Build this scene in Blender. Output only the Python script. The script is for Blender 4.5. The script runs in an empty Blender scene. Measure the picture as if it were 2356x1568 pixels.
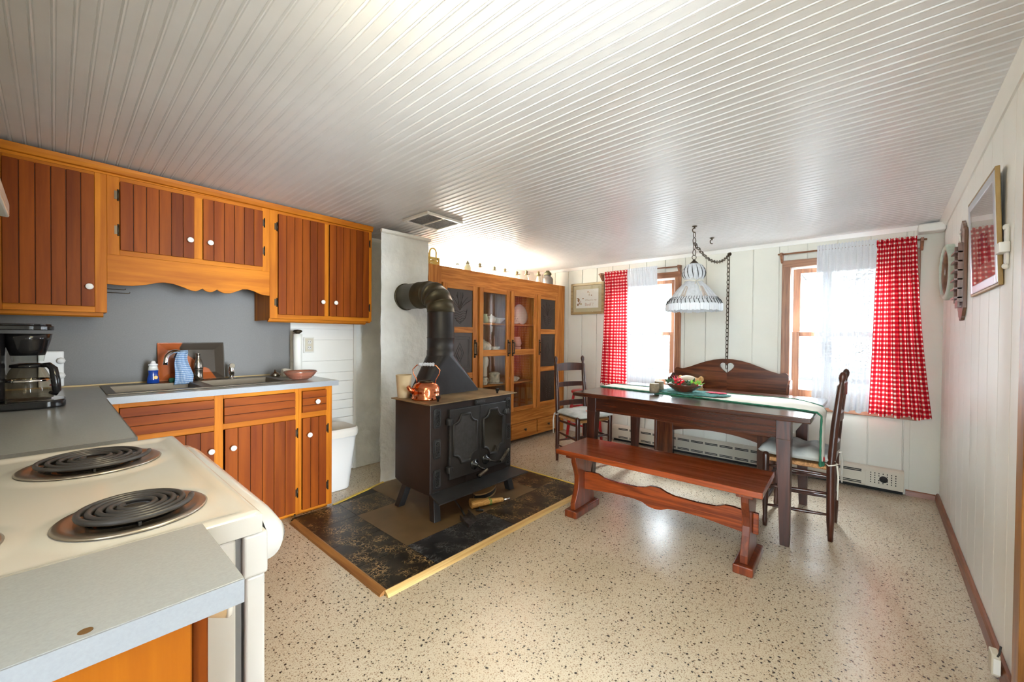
import bpy, bmesh, math, random
from mathutils import Vector, Matrix
random.seed(7)
S = bpy.context.scene
COL = S.collection
sin, cos, pi, rad = math.sin, math.cos, math.pi, math.radians

# ---------------------------------------------------------------- camera
F_PX = 941.2
cam_d = bpy.data.cameras.new('camera'); cam = bpy.data.objects.new('camera', cam_d); COL.objects.link(cam)
cam_d.sensor_width = 36.0; cam_d.lens = 36.0 * F_PX / 2356.0; cam_d.clip_start = 0.02
_y, _p, _r = rad(41.75), rad(0.72), rad(0.486)
FW = Vector((cos(_y)*cos(_p), sin(_y)*cos(_p), -sin(_p))); RT = Vector((sin(_y), -cos(_y), 0)); UP = RT.cross(FW)
RT, UP = cos(_r)*RT + sin(_r)*UP, -sin(_r)*RT + cos(_r)*UP
cam.matrix_world = Matrix(((RT.x, UP.x, -FW.x, 0), (RT.y, UP.y, -FW.y, 0), (RT.z, UP.z, -FW.z, 1.24), (0, 0, 0, 1)))
S.camera = cam

# ---------------------------------------------------------------- world, lights, exposure
S.view_settings.view_transform = 'Standard'; S.view_settings.look = 'None'
S.view_settings.exposure = 1.3; S.view_settings.gamma = 1.0
w = bpy.data.worlds.new('sky'); S.world = w; w.use_nodes = True
bg = w.node_tree.nodes['Background']; bg.inputs[0].default_value = (0.82, 0.92, 1.0, 1); bg.inputs[1].default_value = 21.0

def area(name, loc, target, sx, sy, power, color, portal=False, spread=180):
    d = bpy.data.lights.new(name, 'AREA'); d.shape = 'RECTANGLE'; d.size = sx; d.size_y = sy; d.energy = power; d.color = color
    d.spread = rad(spread)
    o = bpy.data.objects.new(name, d); COL.objects.link(o); o.location = loc
    o.rotation_euler = (Vector(target) - Vector(loc)).to_track_quat('-Z', 'Y').to_euler()
    if portal: d.cycles.is_portal = True
    return o
area('sky_fill_over_windows', (6.4, 1.1, 3.3), (3.9, 1.1, 0.75), 4.2, 1.3, 1100, (0.90, 0.95, 1.0))  # unseen area lamp added outside, standing in for overhead skylight
area('window_portal', (4.72, 2.04, 1.30), (3.9, 2.04, 1.30), 0.86, 1.26, 1, (1, 1, 1), True)
area('window_portal', (4.72, 0.21, 1.30), (3.9, 0.21, 1.30), 0.86, 1.26, 1, (1, 1, 1), True)
area('side_fill', (0.75, -5.5, 1.2), (0.8, 3.0, 1.8), 1.7, 2.0, 440, (0.82, 0.92, 1.0))  # unseen soft area lamp, added to brighten the kitchen side
area('rear_fill', (-5.0, -1.2, 1.25), (3.0, 1.6, 0.6), 3.4, 1.9, 165, (0.80, 0.91, 1.0), spread=110)  # added fill lamp behind the camera, out of view
area('overhead_warm_fill', (0.50, 0.80, 2.12), (1.6, 1.5, 0.0), 0.45, 0.45, 6, (1.0, 0.84, 0.45))  # warm fill added above the camera, with no fixture

# ---------------------------------------------------------------- helpers
class MB:
    def __init__(s): s.v, s.f, s.sm, s.uv = [], [], [], {}
    def add(s, vs, fs, smooth=False, uvs=None):
        b = len(s.v); s.v += [tuple(v) for v in vs]
        for i, f in enumerate(fs):
            if uvs: s.uv[len(s.f)] = uvs[i]
            s.f.append(tuple(b + k for k in f)); s.sm.append(smooth)
        return s
    def box(s, x0, x1, y0, y1, z0, z1):
        x0, x1 = min(x0, x1), max(x0, x1); y0, y1 = min(y0, y1), max(y0, y1); z0, z1 = min(z0, z1), max(z0, z1)
        return s.add([(x0,y0,z0),(x1,y0,z0),(x1,y1,z0),(x0,y1,z0),(x0,y0,z1),(x1,y0,z1),(x1,y1,z1),(x0,y1,z1)],
                     [(0,3,2,1),(4,5,6,7),(0,1,5,4),(1,2,6,5),(2,3,7,6),(3,0,4,7)])
    def hexa(s, p):   # eight corner points, bottom ring then top ring
        return s.add(p, [(0,3,2,1),(4,5,6,7),(0,1,5,4),(1,2,6,5),(2,3,7,6),(3,0,4,7)])
    def bar(s, p0, p1, wx, wy, up=(0,0,1), w2=None):
        p0, p1 = Vector(p0), Vector(p1); d = (p1-p0).normalized(); u = Vector(up)
        if abs(d.dot(u)) > .98: u = Vector((1,0,0))
        a = d.cross(u).normalized(); b = a.cross(d).normalized(); k = w2 if w2 else 1
        r = lambda p, m: [p+a*(i*wx*m/2)+b*(j*wy*m/2) for i, j in ((-1,-1),(1,-1),(1,1),(-1,1))]
        return s.hexa(r(p0, 1) + r(p1, k))
    def tube(s, path, r, n=10, closed=False, caps=True):
        P = [Vector(p) for p in path]; m = len(P); rs = r if isinstance(r, (list, tuple)) else [r]*m
        prev = None; vs = []
        for i in range(m):
            if closed: t = P[(i+1) % m] - P[i-1]
            else: t = P[min(i+1, m-1)] - P[max(i-1, 0)]
            t.normalize()
            if prev is None:
                u = Vector((0,0,1)) if abs(t.z) < .9 else Vector((1,0,0))
                a = t.cross(u).normalized()
            else: a = (prev - t*prev.dot(t)).normalized()
            prev = a; b = t.cross(a)
            vs += [P[i] + (a*cos(2*pi*k/n) + b*sin(2*pi*k/n))*rs[i] for k in range(n)]
        fs = []
        for i in range(m if closed else m-1):
            j = (i+1) % m
            fs += [(i*n+k, i*n+(k+1) % n, j*n+(k+1) % n, j*n+k) for k in range(n)]
        s.add(vs, fs, True)
        if caps and not closed:
            b0 = len(s.v) - len(vs)
            s.f.append(tuple(b0+k for k in reversed(range(n)))); s.sm.append(False)
            s.f.append(tuple(b0+(m-1)*n+k for k in range(n))); s.sm.append(False)
        return s
    def lathe(s, prof, c=(0,0,0), n=28, axis='z', sx=1, sy=1, caps=True, a0=0):
        c = Vector(c); vs = []
        for r, h in prof:
            for k in range(n):
                t = 2*pi*k/n + a0; p = (r*cos(t)*sx, r*sin(t)*sy, h)
                if axis == 'x': p = (p[2], p[0], p[1])
                elif axis == 'y': p = (p[1], p[2], p[0])
                vs.append(c + Vector(p))
        m = len(prof); fs = [(i*n+k, i*n+(k+1) % n, (i+1)*n+(k+1) % n, (i+1)*n+k) for i in range(m-1) for k in range(n)]
        s.add(vs, fs, True)
        b0 = len(s.v) - len(vs)
        if caps and prof[0][0] > 1e-5: s.f.append(tuple(b0+k for k in reversed(range(n)))); s.sm.append(False)
        if caps and prof[-1][0] > 1e-5: s.f.append(tuple(b0+(m-1)*n+k for k in range(n))); s.sm.append(False)
        return s
    def cyl(s, p0, p1, r0, r1=None, n=16): return s.tube([p0, p1], [r0, r0 if r1 is None else r1], n)
    def ball(s, c, r, n=16, m=10):
        rx, ry, rz = (r, r, r) if not isinstance(r, (tuple, list)) else r
        return s.lathe([(max(1e-6, sin(pi*i/m))*1.0, -cos(pi*i/m)*rz) for i in range(m+1)], c, n, 'z', rx, ry, False)
    def prism(s, out, a, b, plane='xz'):
        # out: 2-D outline; extruded from a to b along the missing axis
        def P(q, t):
            return {'xz': (q[0], t, q[1]), 'yz': (t, q[0], q[1]), 'xy': (q[0], q[1], t)}[plane]
        n = len(out); vs = [P(q, a) for q in out] + [P(q, b) for q in out]
        return s.add(vs, [tuple(range(n)), tuple(reversed(range(n, 2*n)))] + [(i, n+i, n+(i+1) % n, (i+1) % n) for i in range(n)])
    def grid(s, fn, nu, nv, smooth=True, uv=None):
        vs = [fn(i/nu, j/nv) for j in range(nv+1) for i in range(nu+1)]
        fs, us = [], []
        for j in range(nv):
            for i in range(nu):
                q = [(i, j), (i+1, j), (i+1, j+1), (i, j+1)]
                fs.append(tuple(b*(nu+1)+a for a, b in q))
                if uv: us.append([uv(a/nu, b/nv) for a, b in q])
        return s.add(vs, fs, smooth, us if uv else None)
    def xf(s, M):
        s.v = [tuple(M @ Vector(v)) for v in s.v]; return s

def root_loc(p):
    while p is not None and p.parent: p = p.parent
    return Vector(p.location) if p is not None else Vector((0,0,0))

def obj(name, mb, mat, parent=None, bevel=0, local=False, sub=0, seg=2, solid=0):
    me = bpy.data.meshes.new(name)
    off = Vector((0,0,0)) if local else root_loc(parent)
    me.from_pydata([tuple(Vector(v)-off) for v in mb.v], [], mb.f)
    me.polygons.foreach_set('use_smooth', mb.sm)
    if mb.uv:
        L = me.uv_layers.new(name='UVMap')
        for fi, us in mb.uv.items():
            for k, li in enumerate(me.polygons[fi].loop_indices): L.data[li].uv = us[k]
    bm = bmesh.new(); bm.from_mesh(me); bmesh.ops.recalc_face_normals(bm, faces=bm.faces); bm.to_mesh(me); bm.free()
    me.materials.append(mat)
    o = bpy.data.objects.new(name, me); COL.objects.link(o)
    if parent: o.parent = parent
    if solid:
        m = o.modifiers.new('solid', 'SOLIDIFY'); m.thickness = solid; m.offset = 0
    if bevel:
        m = o.modifiers.new('bevel', 'BEVEL'); m.width = bevel; m.segments = seg; m.limit_method = 'ANGLE'; m.angle_limit = rad(35)
    if sub:
        m = o.modifiers.new('sub', 'SUBSURF'); m.levels = sub; m.render_levels = sub
    return o
def each(name, boxes, mat, parent, bevel=0, **k):
    for bx in boxes:
        m = MB(); m.box(*bx); obj(name, m, mat, parent, bevel, **k)
def tag(o, label, cat, group=None):
    o['label'] = label; o['category'] = cat
    if group: o['group'] = group
    return o
def thing(name, label, cat, loc=(0,0,0), rz=0, group=None):
    o = bpy.data.objects.new(name, None); COL.objects.link(o); o.empty_display_size = .1
    o.location = loc; o.rotation_euler = (0,0,rz)
    return tag(o, label, cat, group)
def struct(name, mb, mat, parent=None, bevel=0, **k):
    o = obj(name, mb, mat, parent, bevel, **k)
    if not parent: o['kind'] = 'structure'
    return o
def dup(root, loc, rz=0, label=None, group=None):
    r = root.copy(); COL.objects.link(r); r.location = loc; r.rotation_euler = (0,0,rz)
    if label: r['label'] = label
    if group: r['group'] = group
    for ch in list(root.children):
        c = ch.copy(); COL.objects.link(c); c.parent = r
        for g in list(ch.children):
            d = g.copy(); COL.objects.link(d); d.parent = c
    return r

# ---------------------------------------------------------------- materials
def new_mat(name):
    m = bpy.data.materials.new(name); m.use_nodes = True
    nt = m.node_tree; return m, nt, nt.nodes['Principled BSDF']
def nd(nt, typ, **k):
    n = nt.nodes.new(typ)
    for a, b in k.items():
        if a.startswith('i_'): n.inputs[a[2:].replace('_', ' ')].default_value = b
        else: setattr(n, a, b)
    return n
def rgba(c): return (c[0], c[1], c[2], 1)
def ramp(nt, fac, stops):
    r = nt.nodes.new('ShaderNodeValToRGB'); e = r.color_ramp.elements
    while len(e) < len(stops): e.new(.5)
    for q, (p, c) in zip(e, stops): q.position = p; q.color = rgba(c)
    nt.links.new(fac, r.inputs[0]); return r.outputs[0]
def coords(nt, scale=(1,1,1), kind='Object', rot=(0,0,0)):
    t = nt.nodes.new('ShaderNodeTexCoord'); mp = nt.nodes.new('ShaderNodeMapping')
    mp.inputs['Scale'].default_value = scale; mp.inputs['Rotation'].default_value = rot
    nt.links.new(t.outputs[kind], mp.inputs[0]); return mp.outputs[0]
def math_n(nt, op, a, b=None, c=None):
    n = nd(nt, 'ShaderNodeMath', operation=op)
    for i, x in enumerate((a, b, c)):
        if x is None: continue
        if isinstance(x, (int, float)): n.inputs[i].default_value = x
        else: nt.links.new(x, n.inputs[i])
    return n.outputs[0]
def mixc(nt, fac, a, b, mode='MIX'):
    n = nd(nt, 'ShaderNodeMix', data_type='RGBA', blend_type=mode)
    for i, x in ((0, fac), (6, a), (7, b)):
        if isinstance(x, (int, float)): n.inputs[i].default_value = x
        elif isinstance(x, tuple): n.inputs[i].default_value = rgba(x)
        else: nt.links.new(x, n.inputs[i])
    return n.outputs[2]
def bump(nt, bs, h, strength=.2, dist=.002):
    b = nd(nt, 'ShaderNodeBump'); b.inputs['Strength'].default_value = strength; b.inputs['Distance'].default_value = dist
    nt.links.new(h, b.inputs['Height']); nt.links.new(b.outputs[0], bs.inputs['Normal'])
def plain(name, col, rough=.5, metal=0, spec=.5, noise=0, nscale=8, bmp=0, bscale=60, coat=0, trans=0, bdist=.004):
    m, nt, bs = new_mat(name)
    bs.inputs['Base Color'].default_value = rgba(col); bs.inputs['Roughness'].default_value = rough
    bs.inputs['Metallic'].default_value = metal; bs.inputs['Specular IOR Level'].default_value = spec
    bs.inputs['Coat Weight'].default_value = coat; bs.inputs['Coat Roughness'].default_value = .12
    if trans: bs.inputs['Transmission Weight'].default_value = trans
    if noise:
        n = nd(nt, 'ShaderNodeTexNoise', i_Scale=nscale, i_Detail=5.0); nt.links.new(coords(nt), n.inputs[0])
        d = tuple(max(0, c*(1-noise)) for c in col); u = tuple(min(1, c*(1+noise*.6)) for c in col)
        nt.links.new(ramp(nt, n.outputs[0], [(.3, d), (.7, u)]), bs.inputs['Base Color'])
    if bmp:
        n = nd(nt, 'ShaderNodeTexNoise', i_Scale=bscale, i_Detail=4.0); nt.links.new(coords(nt), n.inputs[0])
        bump(nt, bs, n.outputs[0], bmp, bdist)
    return m
def wood(name, light, dark, axis='z', freq=26, rough=.35, var=.25, spec=.5, coat=0, contrast=.8):
    m, nt, bs = new_mat(name)
    sc = {'x': (freq*.07, freq, freq), 'y': (freq, freq*.07, freq), 'z': (freq, freq, freq*.07)}[axis]
    g = nd(nt, 'ShaderNodeNewGeometry'); isl = g.outputs['Random Per Island']
    co = coords(nt, sc)
    ad = nd(nt, 'ShaderNodeVectorMath', operation='ADD'); nt.links.new(co, ad.inputs[0])
    cmb = nd(nt, 'ShaderNodeCombineXYZ')
    nt.links.new(math_n(nt, 'MULTIPLY', isl, 41.0), cmb.inputs[0]); nt.links.new(math_n(nt, 'MULTIPLY', isl, 17.0), cmb.inputs[2]); nt.links.new(math_n(nt, 'MULTIPLY', isl, 29.0), cmb.inputs[1])
    nt.links.new(cmb.outputs[0], ad.inputs[1])
    n1 = nd(nt, 'ShaderNodeTexNoise', i_Scale=.35, i_Detail=3.0, i_Distortion=.6); nt.links.new(ad.outputs[0], n1.inputs[0])
    n2 = nd(nt, 'ShaderNodeTexNoise', i_Scale=2.4, i_Detail=6.0, i_Roughness=.65); nt.links.new(ad.outputs[0], n2.inputs[0])
    rings = math_n(nt, 'MULTIPLY_ADD', math_n(nt, 'SINE', math_n(nt, 'MULTIPLY', n1.outputs[0], 34.0)), .16, n2.outputs[0])
    mid = tuple((a+b)/2 for a, b in zip(light, dark))
    c = ramp(nt, rings, [(.5-.3*contrast, dark), (.5, mid), (.5+.25*contrast, light)])
    v = math_n(nt, 'MULTIPLY_ADD', isl, var, 1-var*.5)
    c = mixc(nt, 1.0, c, nt_rgb(nt, v), 'MULTIPLY')
    nt.links.new(c, bs.inputs['Base Color'])
    bs.inputs['Roughness'].default_value = rough; bs.inputs['Coat Weight'].default_value = coat; bs.inputs['Coat Roughness'].default_value = .15; bs.inputs['Specular IOR Level'].default_value = spec
    bump(nt, bs, n2.outputs[0], .06, .002)
    return m
def nt_rgb(nt, v):
    c = nd(nt, 'ShaderNodeCombineColor')
    for i in range(3): nt.links.new(v, c.inputs[i])
    return c.outputs[0]

def thin_glass(name, tint=(1,1,1), refl=.1):
    m, nt, bs = new_mat(name); nt.nodes.remove(bs)
    t = nd(nt, 'ShaderNodeBsdfTransparent'); t.inputs[0].default_value = rgba(tint)
    g = nd(nt, 'ShaderNodeBsdfGlossy'); g.inputs['Roughness'].default_value = .02
    fr = nd(nt, 'ShaderNodeFresnel'); gb = nd(nt, 'ShaderNodeNewGeometry'); nt.links.new(math_n(nt, 'MULTIPLY_ADD', gb.outputs['Backfacing'], 1/1.45-1.45, 1.45), fr.inputs[0])
    mx = nd(nt, 'ShaderNodeMixShader'); nt.links.new(fr.outputs[0], mx.inputs[0]); nt.links.new(t.outputs[0], mx.inputs[1]); nt.links.new(g.outputs[0], mx.inputs[2])
    nt.links.new(mx.outputs[0], nt.nodes['Material Output'].inputs[0]); return m
def emit(name, col, st):
    m, nt, bs = new_mat(name); bs.inputs['Base Color'].default_value = rgba(col)
    bs.inputs['Emission Color'].default_value = rgba(col); bs.inputs['Emission Strength'].default_value = st; return m

M = {}
M['ceiling'] = plain('ceiling_paint', (.755,.76,.77), .36, noise=.05, nscale=3, bmp=.05, bscale=9)
M['cream'] = plain('cream_wall_paint', (.64,.625,.545), .5, noise=.03, nscale=4, bmp=.04, bscale=120)
M['white'] = plain('white_wall_paint', (.86,.855,.82), .45, noise=.02, nscale=4)
M['white_trim'] = plain('white_trim_paint', (.78,.77,.73), .4)
M['plaster'] = plain('white_plaster', (.80,.81,.79), .75, noise=.12, nscale=5, bmp=.7, bscale=16, bdist=.02)
M['laminate'] = plain('grey_laminate', (.36,.375,.38), .22, noise=.06, nscale=260)
M['laminate_edge'] = plain('pale_grey_laminate_edge', (.30,.318,.345), .4, noise=.05, nscale=300)
M['backsplash'] = plain('grey_linen_laminate', (.18,.175,.17), .5, noise=.08, spec=.25, nscale=200)
M['cab_frame'] = wood('honey_maple_wood', (.56,.185,.009), (.33,.085,.003), 'z', 14, .5, .25, .15, contrast=1.1)
M['cab_rail'] = wood('honey_maple_rail_wood', (.56,.185,.009), (.33,.085,.003), 'x', 14, .5, .25, .15, contrast=1.1)
M['cab_door'] = wood('amber_maple_wood', (.28,.062,.002), (.14,.023,.001), 'z', 9, .5, .25, .15, contrast=1.2)
M['cab_drawer'] = wood('amber_maple_drawer_wood', (.28,.062,.002), (.14,.023,.001), 'x', 9, .5, .25, .15, contrast=1.2)
M['cab_gap'] = plain('dark_board_gap', (.05,.012,.004), .7)
M['oak'] = wood('golden_oak', (.58,.235,.052), (.36,.115,.020), 'z', 30, .5, .18, .2, contrast=.9)
M['oak_x'] = wood('golden_oak_rail', (.58,.235,.052), (.36,.115,.020), 'x', 30, .5, .18, .2, contrast=.9)
M['walnut'] = wood('dark_walnut', (.062,.015,.006), (.021,.006,.003), 'z', 30, .36, .2, coat=.1)
M['walnut_y'] = wood('dark_walnut_long', (.068,.016,.006), (.023,.006,.003), 'y', 30, .2, .2, coat=.5)
M['walnut_x'] = wood('dark_walnut_short', (.064,.015,.006), (.022,.006,.003), 'x', 30, .24, .2, coat=.3)
M['mahogany_y'] = wood('red_mahogany_long', (.27,.046,.007), (.12,.018,.003), 'y', 26, .25, .15, coat=.4)
M['mahogany'] = wood('red_mahogany', (.20,.036,.006), (.09,.014,.003), 'z', 26, .28, .15, coat=.3)
M['settle'] = wood('red_brown_settle_wood', (.14,.038,.014), (.055,.014,.006), 'z', 26, .26, .15, coat=.3)
M['settle_y'] = wood('red_brown_settle_boards', (.14,.038,.014), (.055,.014,.006), 'y', 26, .26, .15, coat=.3)
M['casing'] = wood('brown_window_casing', (.30,.135,.065), (.17,.065,.03), 'z', 30, .4, .15)
M['casing_y'] = wood('brown_window_casing_rail', (.30,.135,.065), (.17,.065,.03), 'y', 30, .4, .15)
M['base_wood'] = wood('red_brown_baseboard', (.30,.11,.05), (.18,.06,.028), 'x', 30, .4, .1)
M['base_wood_y'] = wood('red_brown_baseboard_short', (.30,.11,.05), (.18,.06,.028), 'y', 30, .4, .1)
M['trim_yellow'] = wood('pale_pine_strip', (.62,.42,.17), (.50,.30,.10), 'x', 22, .45, .1)
M['trim_brown'] = wood('brown_pine_strip', (.36,.17,.05), (.24,.10,.03), 'y', 22, .45, .1)
M['iron'] = plain('black_iron', (.035,.034,.035), .42, metal=.3, noise=.35, nscale=7, bmp=.06, bscale=90)
M['iron_rust'] = plain('brown_black_steel', (.030,.022,.020), .4, metal=.2, noise=.35, nscale=4)
M['iron_top'] = plain('scorched_steel_top', (.30,.20,.095), .5, metal=.3, noise=.6, nscale=6)
M['pipe'] = plain('black_stovepipe', (.034,.032,.034), .42, metal=.4, noise=.35, nscale=5)
M['pipe_warm'] = plain('heat_browned_stovepipe', (.075,.064,.040), .36, metal=.5, noise=.35, nscale=7)
M['black_glass'] = plain('black_glass', (.012,.010,.008), .06)
M['black_gloss'] = plain('black_gloss_plastic', (.012,.012,.014), .12)
M['black_matte'] = plain('black_matte', (.02,.02,.02), .6)
M['bronze'] = plain('dark_bronze', (.07,.05,.03), .38, metal=.8)
M['steel'] = plain('brushed_steel', (.24,.21,.165), .42, metal=1)
M['chrome'] = plain('chrome', (.80,.79,.77), .08, metal=1)
M['pewter'] = plain('pewter', (.36,.33,.29), .25, metal=1)
M['brass'] = plain('brass', (.62,.44,.15), .28, metal=1)
M['aged_brass'] = plain('aged_brass', (.13,.115,.06), .5, metal=.4)
M['copper'] = plain('polished_copper', (.82,.26,.12), .14, metal=1, noise=.15, nscale=10)
M['enamel'] = plain('almond_enamel', (.68,.66,.62), .15, coat=.4)
M['enamel_white'] = plain('white_enamel', (.72,.715,.70), .15, coat=.4)
M['drip'] = plain('bronzed_chrome_ring', (.60,.53,.45), .3, metal=1)
M['coil'] = plain('grey_heating_coil', (.075,.072,.075), .4, metal=.4)
M['porcelain'] = plain('white_porcelain', (.86,.84,.80), .12)
M['knob_side'] = plain('worn_knob_stem', (.74,.52,.30), .3)
M['plastic_white'] = plain('white_plastic', (.82,.82,.82), .4)
M['bag'] = plain('bin_liner', (.80,.76,.70), .55, bmp=.5, bscale=30)
M['beige'] = plain('beige_metal', (.60,.55,.44), .5)
M['dark_slot'] = plain('dark_slot', (.01,.01,.01), .8)
M['cloth_cream'] = plain('cream_linen', (.70,.67,.58), .9, noise=.05, nscale=6, bmp=.25, bscale=25)
M['cushion'] = plain('pale_grey_cushion_fabric', (.47,.48,.44), .9, noise=.3, nscale=9, bmp=.3, bscale=25)
M['green_edge'] = plain('green_crochet_edge', (.02,.13,.07), .9)
M['teal'] = plain('teal_crochet', (.07,.22,.20), .95, noise=.45, nscale=45, bmp=.8, bscale=90)
M['rush'] = wood('woven_rush', (.50,.25,.09), (.25,.11,.035), 'x', 60, .7, .1)
M['red_paint'] = plain('red_paint', (.50,.015,.02), .3)
M['leaf'] = plain('holly_leaf', (.035,.12,.05), .5, noise=.4, nscale=30)
M['leaf_light'] = plain('lime_leaf', (.22,.55,.06), .5)
M['berry'] = plain('red_berry', (.62,.01,.02), .25)
M['flower'] = plain('pink_red_flower', (.75,.05,.10), .6)
M['cone'] = plain('pine_cone', (.11,.05,.025), .7)
M['bark'] = plain('grey_brown_bark', (.21,.16,.10), .8, noise=.4, nscale=40, bmp=.6, bscale=60)
M['log_end'] = plain('pale_log_end', (.60,.55,.46), .7)
M['plush'] = plain('tan_plush', (.56,.33,.13), .95, noise=.15, nscale=60, bmp=.5, bscale=150)
M['plush_light'] = plain('pale_plush', (.68,.60,.47), .95, bmp=.5, bscale=150)
M['lampshade'] = plain('white_lampshade_fabric', (.62,.64,.66), .8, noise=.12, nscale=40)
M['lampshade_tan'] = plain('tan_lace', (.50,.43,.37), .85, noise=.2, nscale=60)
M['fringe'] = plain('white_fringe', (.74,.77,.80), .8)
M['gilt'] = plain('gilt_frame', (.30,.185,.055), .4, metal=.3, noise=.2, nscale=20)
M['silver_frame'] = plain('silver_frame', (.50,.52,.56), .28, metal=.8)
M['bronze_frame'] = wood('brown_gold_picture_frame', (.34,.24,.10), (.20,.13,.05), 'y', 40, .4, .1)
M['mat_tan'] = plain('tan_mat_board', (.50,.44,.28), .8)
M['paper'] = plain('white_paper', (.80,.79,.74), .7)
M['ink_brown'] = plain('brown_ink', (.36,.18,.10), .8)
M['ink_red'] = plain('faded_red_ink', (.50,.25,.20), .8)
M['cow_brown'] = plain('brown_paint', (.30,.15,.06), .8)
M['green_frame'] = plain('pale_green_paint', (.48,.54,.46), .45, noise=.2, nscale=25)
M['mirror'] = plain('mirror', (.86,.87,.86), .02, metal=1)
M['rack_wood'] = wood('brown_rack_wood', (.22,.105,.06), (.13,.055,.03), 'z', 30, .28, .12, coat=.4)
M['wicker'] = wood('yellow_basket_splint', (.62,.44,.10), (.46,.30,.06), 'x', 30, .6, .2)
M['jar_glass'] = thin_glass('clear_glass', (.93,.95,.92))
M['window_glass'] = thin_glass('window_glass', (.97,.98,.98))
M['cabinet_glass'] = thin_glass('cabinet_glass', (.96,.96,.95))
M['pane_dark'] = plain('sooty_glass', (.02,.017,.013), .12)
M['tin'] = plain('dark_punched_tin', (.055,.042,.034), .45, metal=.5, noise=.1, nscale=10)
M['tin_relief'] = plain('embossed_tin_relief', (.085,.066,.054), .38, metal=.6)
M['plate_white'] = plain('white_china', (.74,.71,.63), .2)
M['plate_pink'] = plain('pink_china', (.62,.36,.28), .2)
M['plate_green'] = plain('pale_green_china', (.52,.58,.40), .2)
M['china_floral'] = plain('flowered_china', (.66,.62,.50), .25, noise=.35, nscale=40)
M['pink_glass'] = plain('pink_pressed_glass', (.90,.50,.36), .15, trans=.85)
M['terracotta'] = plain('terracotta_glaze', (.36,.085,.020), .22, noise=.15, nscale=14)
M['soap'] = plain('blue_soap', (.01,.05,.30), .1, coat=.5)
M['soap_cap'] = plain('clear_white_cap', (.75,.74,.70), .2)
M['green_pad'] = plain('dark_green_scourer', (.005,.06,.03), .9)
M['straw'] = wood('broom_straw', (.66,.38,.12), (.40,.19,.045), 'x', 90, .7, .1)
M['bellows'] = plain('pale_bellows_wood', (.55,.34,.14), .5, noise=.1)
M['ash_metal'] = plain('sooty_shovel_metal', (.10,.085,.085), .4, metal=.5, noise=.6, nscale=40)
M['green_string'] = plain('green_string', (.06,.30,.06), .8)
M['cup'] = plain('tan_stoneware', (.58,.45,.28), .45, noise=.12, nscale=10)
M['blue_white'] = plain('blue_and_white_grip', (.62,.66,.74), .25, noise=.5, nscale=70)
M['assumed_tube_glow'] = emit('assumed_fluorescent_glow', (1.0,.98,.86), 110)  # emission of the assumed, hidden tube on the hutch
M['bulb_glow'] = emit('warm_bulb_glow', (1.0,.75,.35), 8)
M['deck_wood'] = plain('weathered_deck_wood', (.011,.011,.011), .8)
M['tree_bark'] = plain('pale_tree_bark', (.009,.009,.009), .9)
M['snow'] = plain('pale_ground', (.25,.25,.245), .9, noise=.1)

def mk_floor():
    m, nt, bs = new_mat('speckled_vinyl')
    co = coords(nt)
    base = nd(nt, 'ShaderNodeTexNoise', i_Scale=2.2, i_Detail=4.0); nt.links.new(co, base.inputs[0])
    c = ramp(nt, base.outputs[0], [(.3, (.56,.475,.345)), (.7, (.64,.56,.43))])
    fine = nd(nt, 'ShaderNodeTexNoise', i_Scale=190.0, i_Detail=2.0); nt.links.new(co, fine.inputs[0])
    c = mixc(nt, ramp(nt, fine.outputs[0], [(.52, (0,0,0)), (.60, (.55,.55,.55))]), c, (.38,.28,.19))
    for sc, lo, hi, keep, col in ((40.0, .15, .21, .30, (.030,.024,.022)), (66.0, .15, .22, .30, (.09,.065,.045)), (120.0, .24, .32, .42, (.30,.20,.13))):
        wp = nd(nt, 'ShaderNodeTexNoise', i_Scale=sc*2.2, i_Detail=1.0); nt.links.new(co, wp.inputs[0])
        mv = nd(nt, 'ShaderNodeVectorMath', operation='MULTIPLY_ADD'); nt.links.new(wp.outputs['Color'], mv.inputs[0]); mv.inputs[1].default_value = (.012,.012,.012); nt.links.new(co, mv.inputs[2])
        v = nd(nt, 'ShaderNodeTexVoronoi', i_Scale=sc); v.voronoi_dimensions = '2D'; nt.links.new(mv.outputs[0], v.inputs['Vector'])
        sep = nd(nt, 'ShaderNodeSeparateColor'); nt.links.new(v.outputs['Color'], sep.inputs[0])
        gate = math_n(nt, 'LESS_THAN', sep.outputs[0], keep)
        size = math_n(nt, 'MULTIPLY_ADD', sep.outputs[1], .5, .6)
        d = ramp(nt, math_n(nt, 'DIVIDE', v.outputs['Distance'], size), [(lo, (1,1,1)), (hi, (0,0,0))])
        c = mixc(nt, math_n(nt, 'MULTIPLY', d, gate), c, col)
    nt.links.new(c, bs.inputs['Base Color']); bs.inputs['Roughness'].default_value = .27; bs.inputs['Specular IOR Level'].default_value = .7
    n = nd(nt, 'ShaderNodeTexNoise', i_Scale=30.0, i_Detail=3.0); nt.links.new(co, n.inputs[0]); bump(nt, bs, n.outputs[0], .05, .003)
    return m
M['floor'] = mk_floor()
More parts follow.
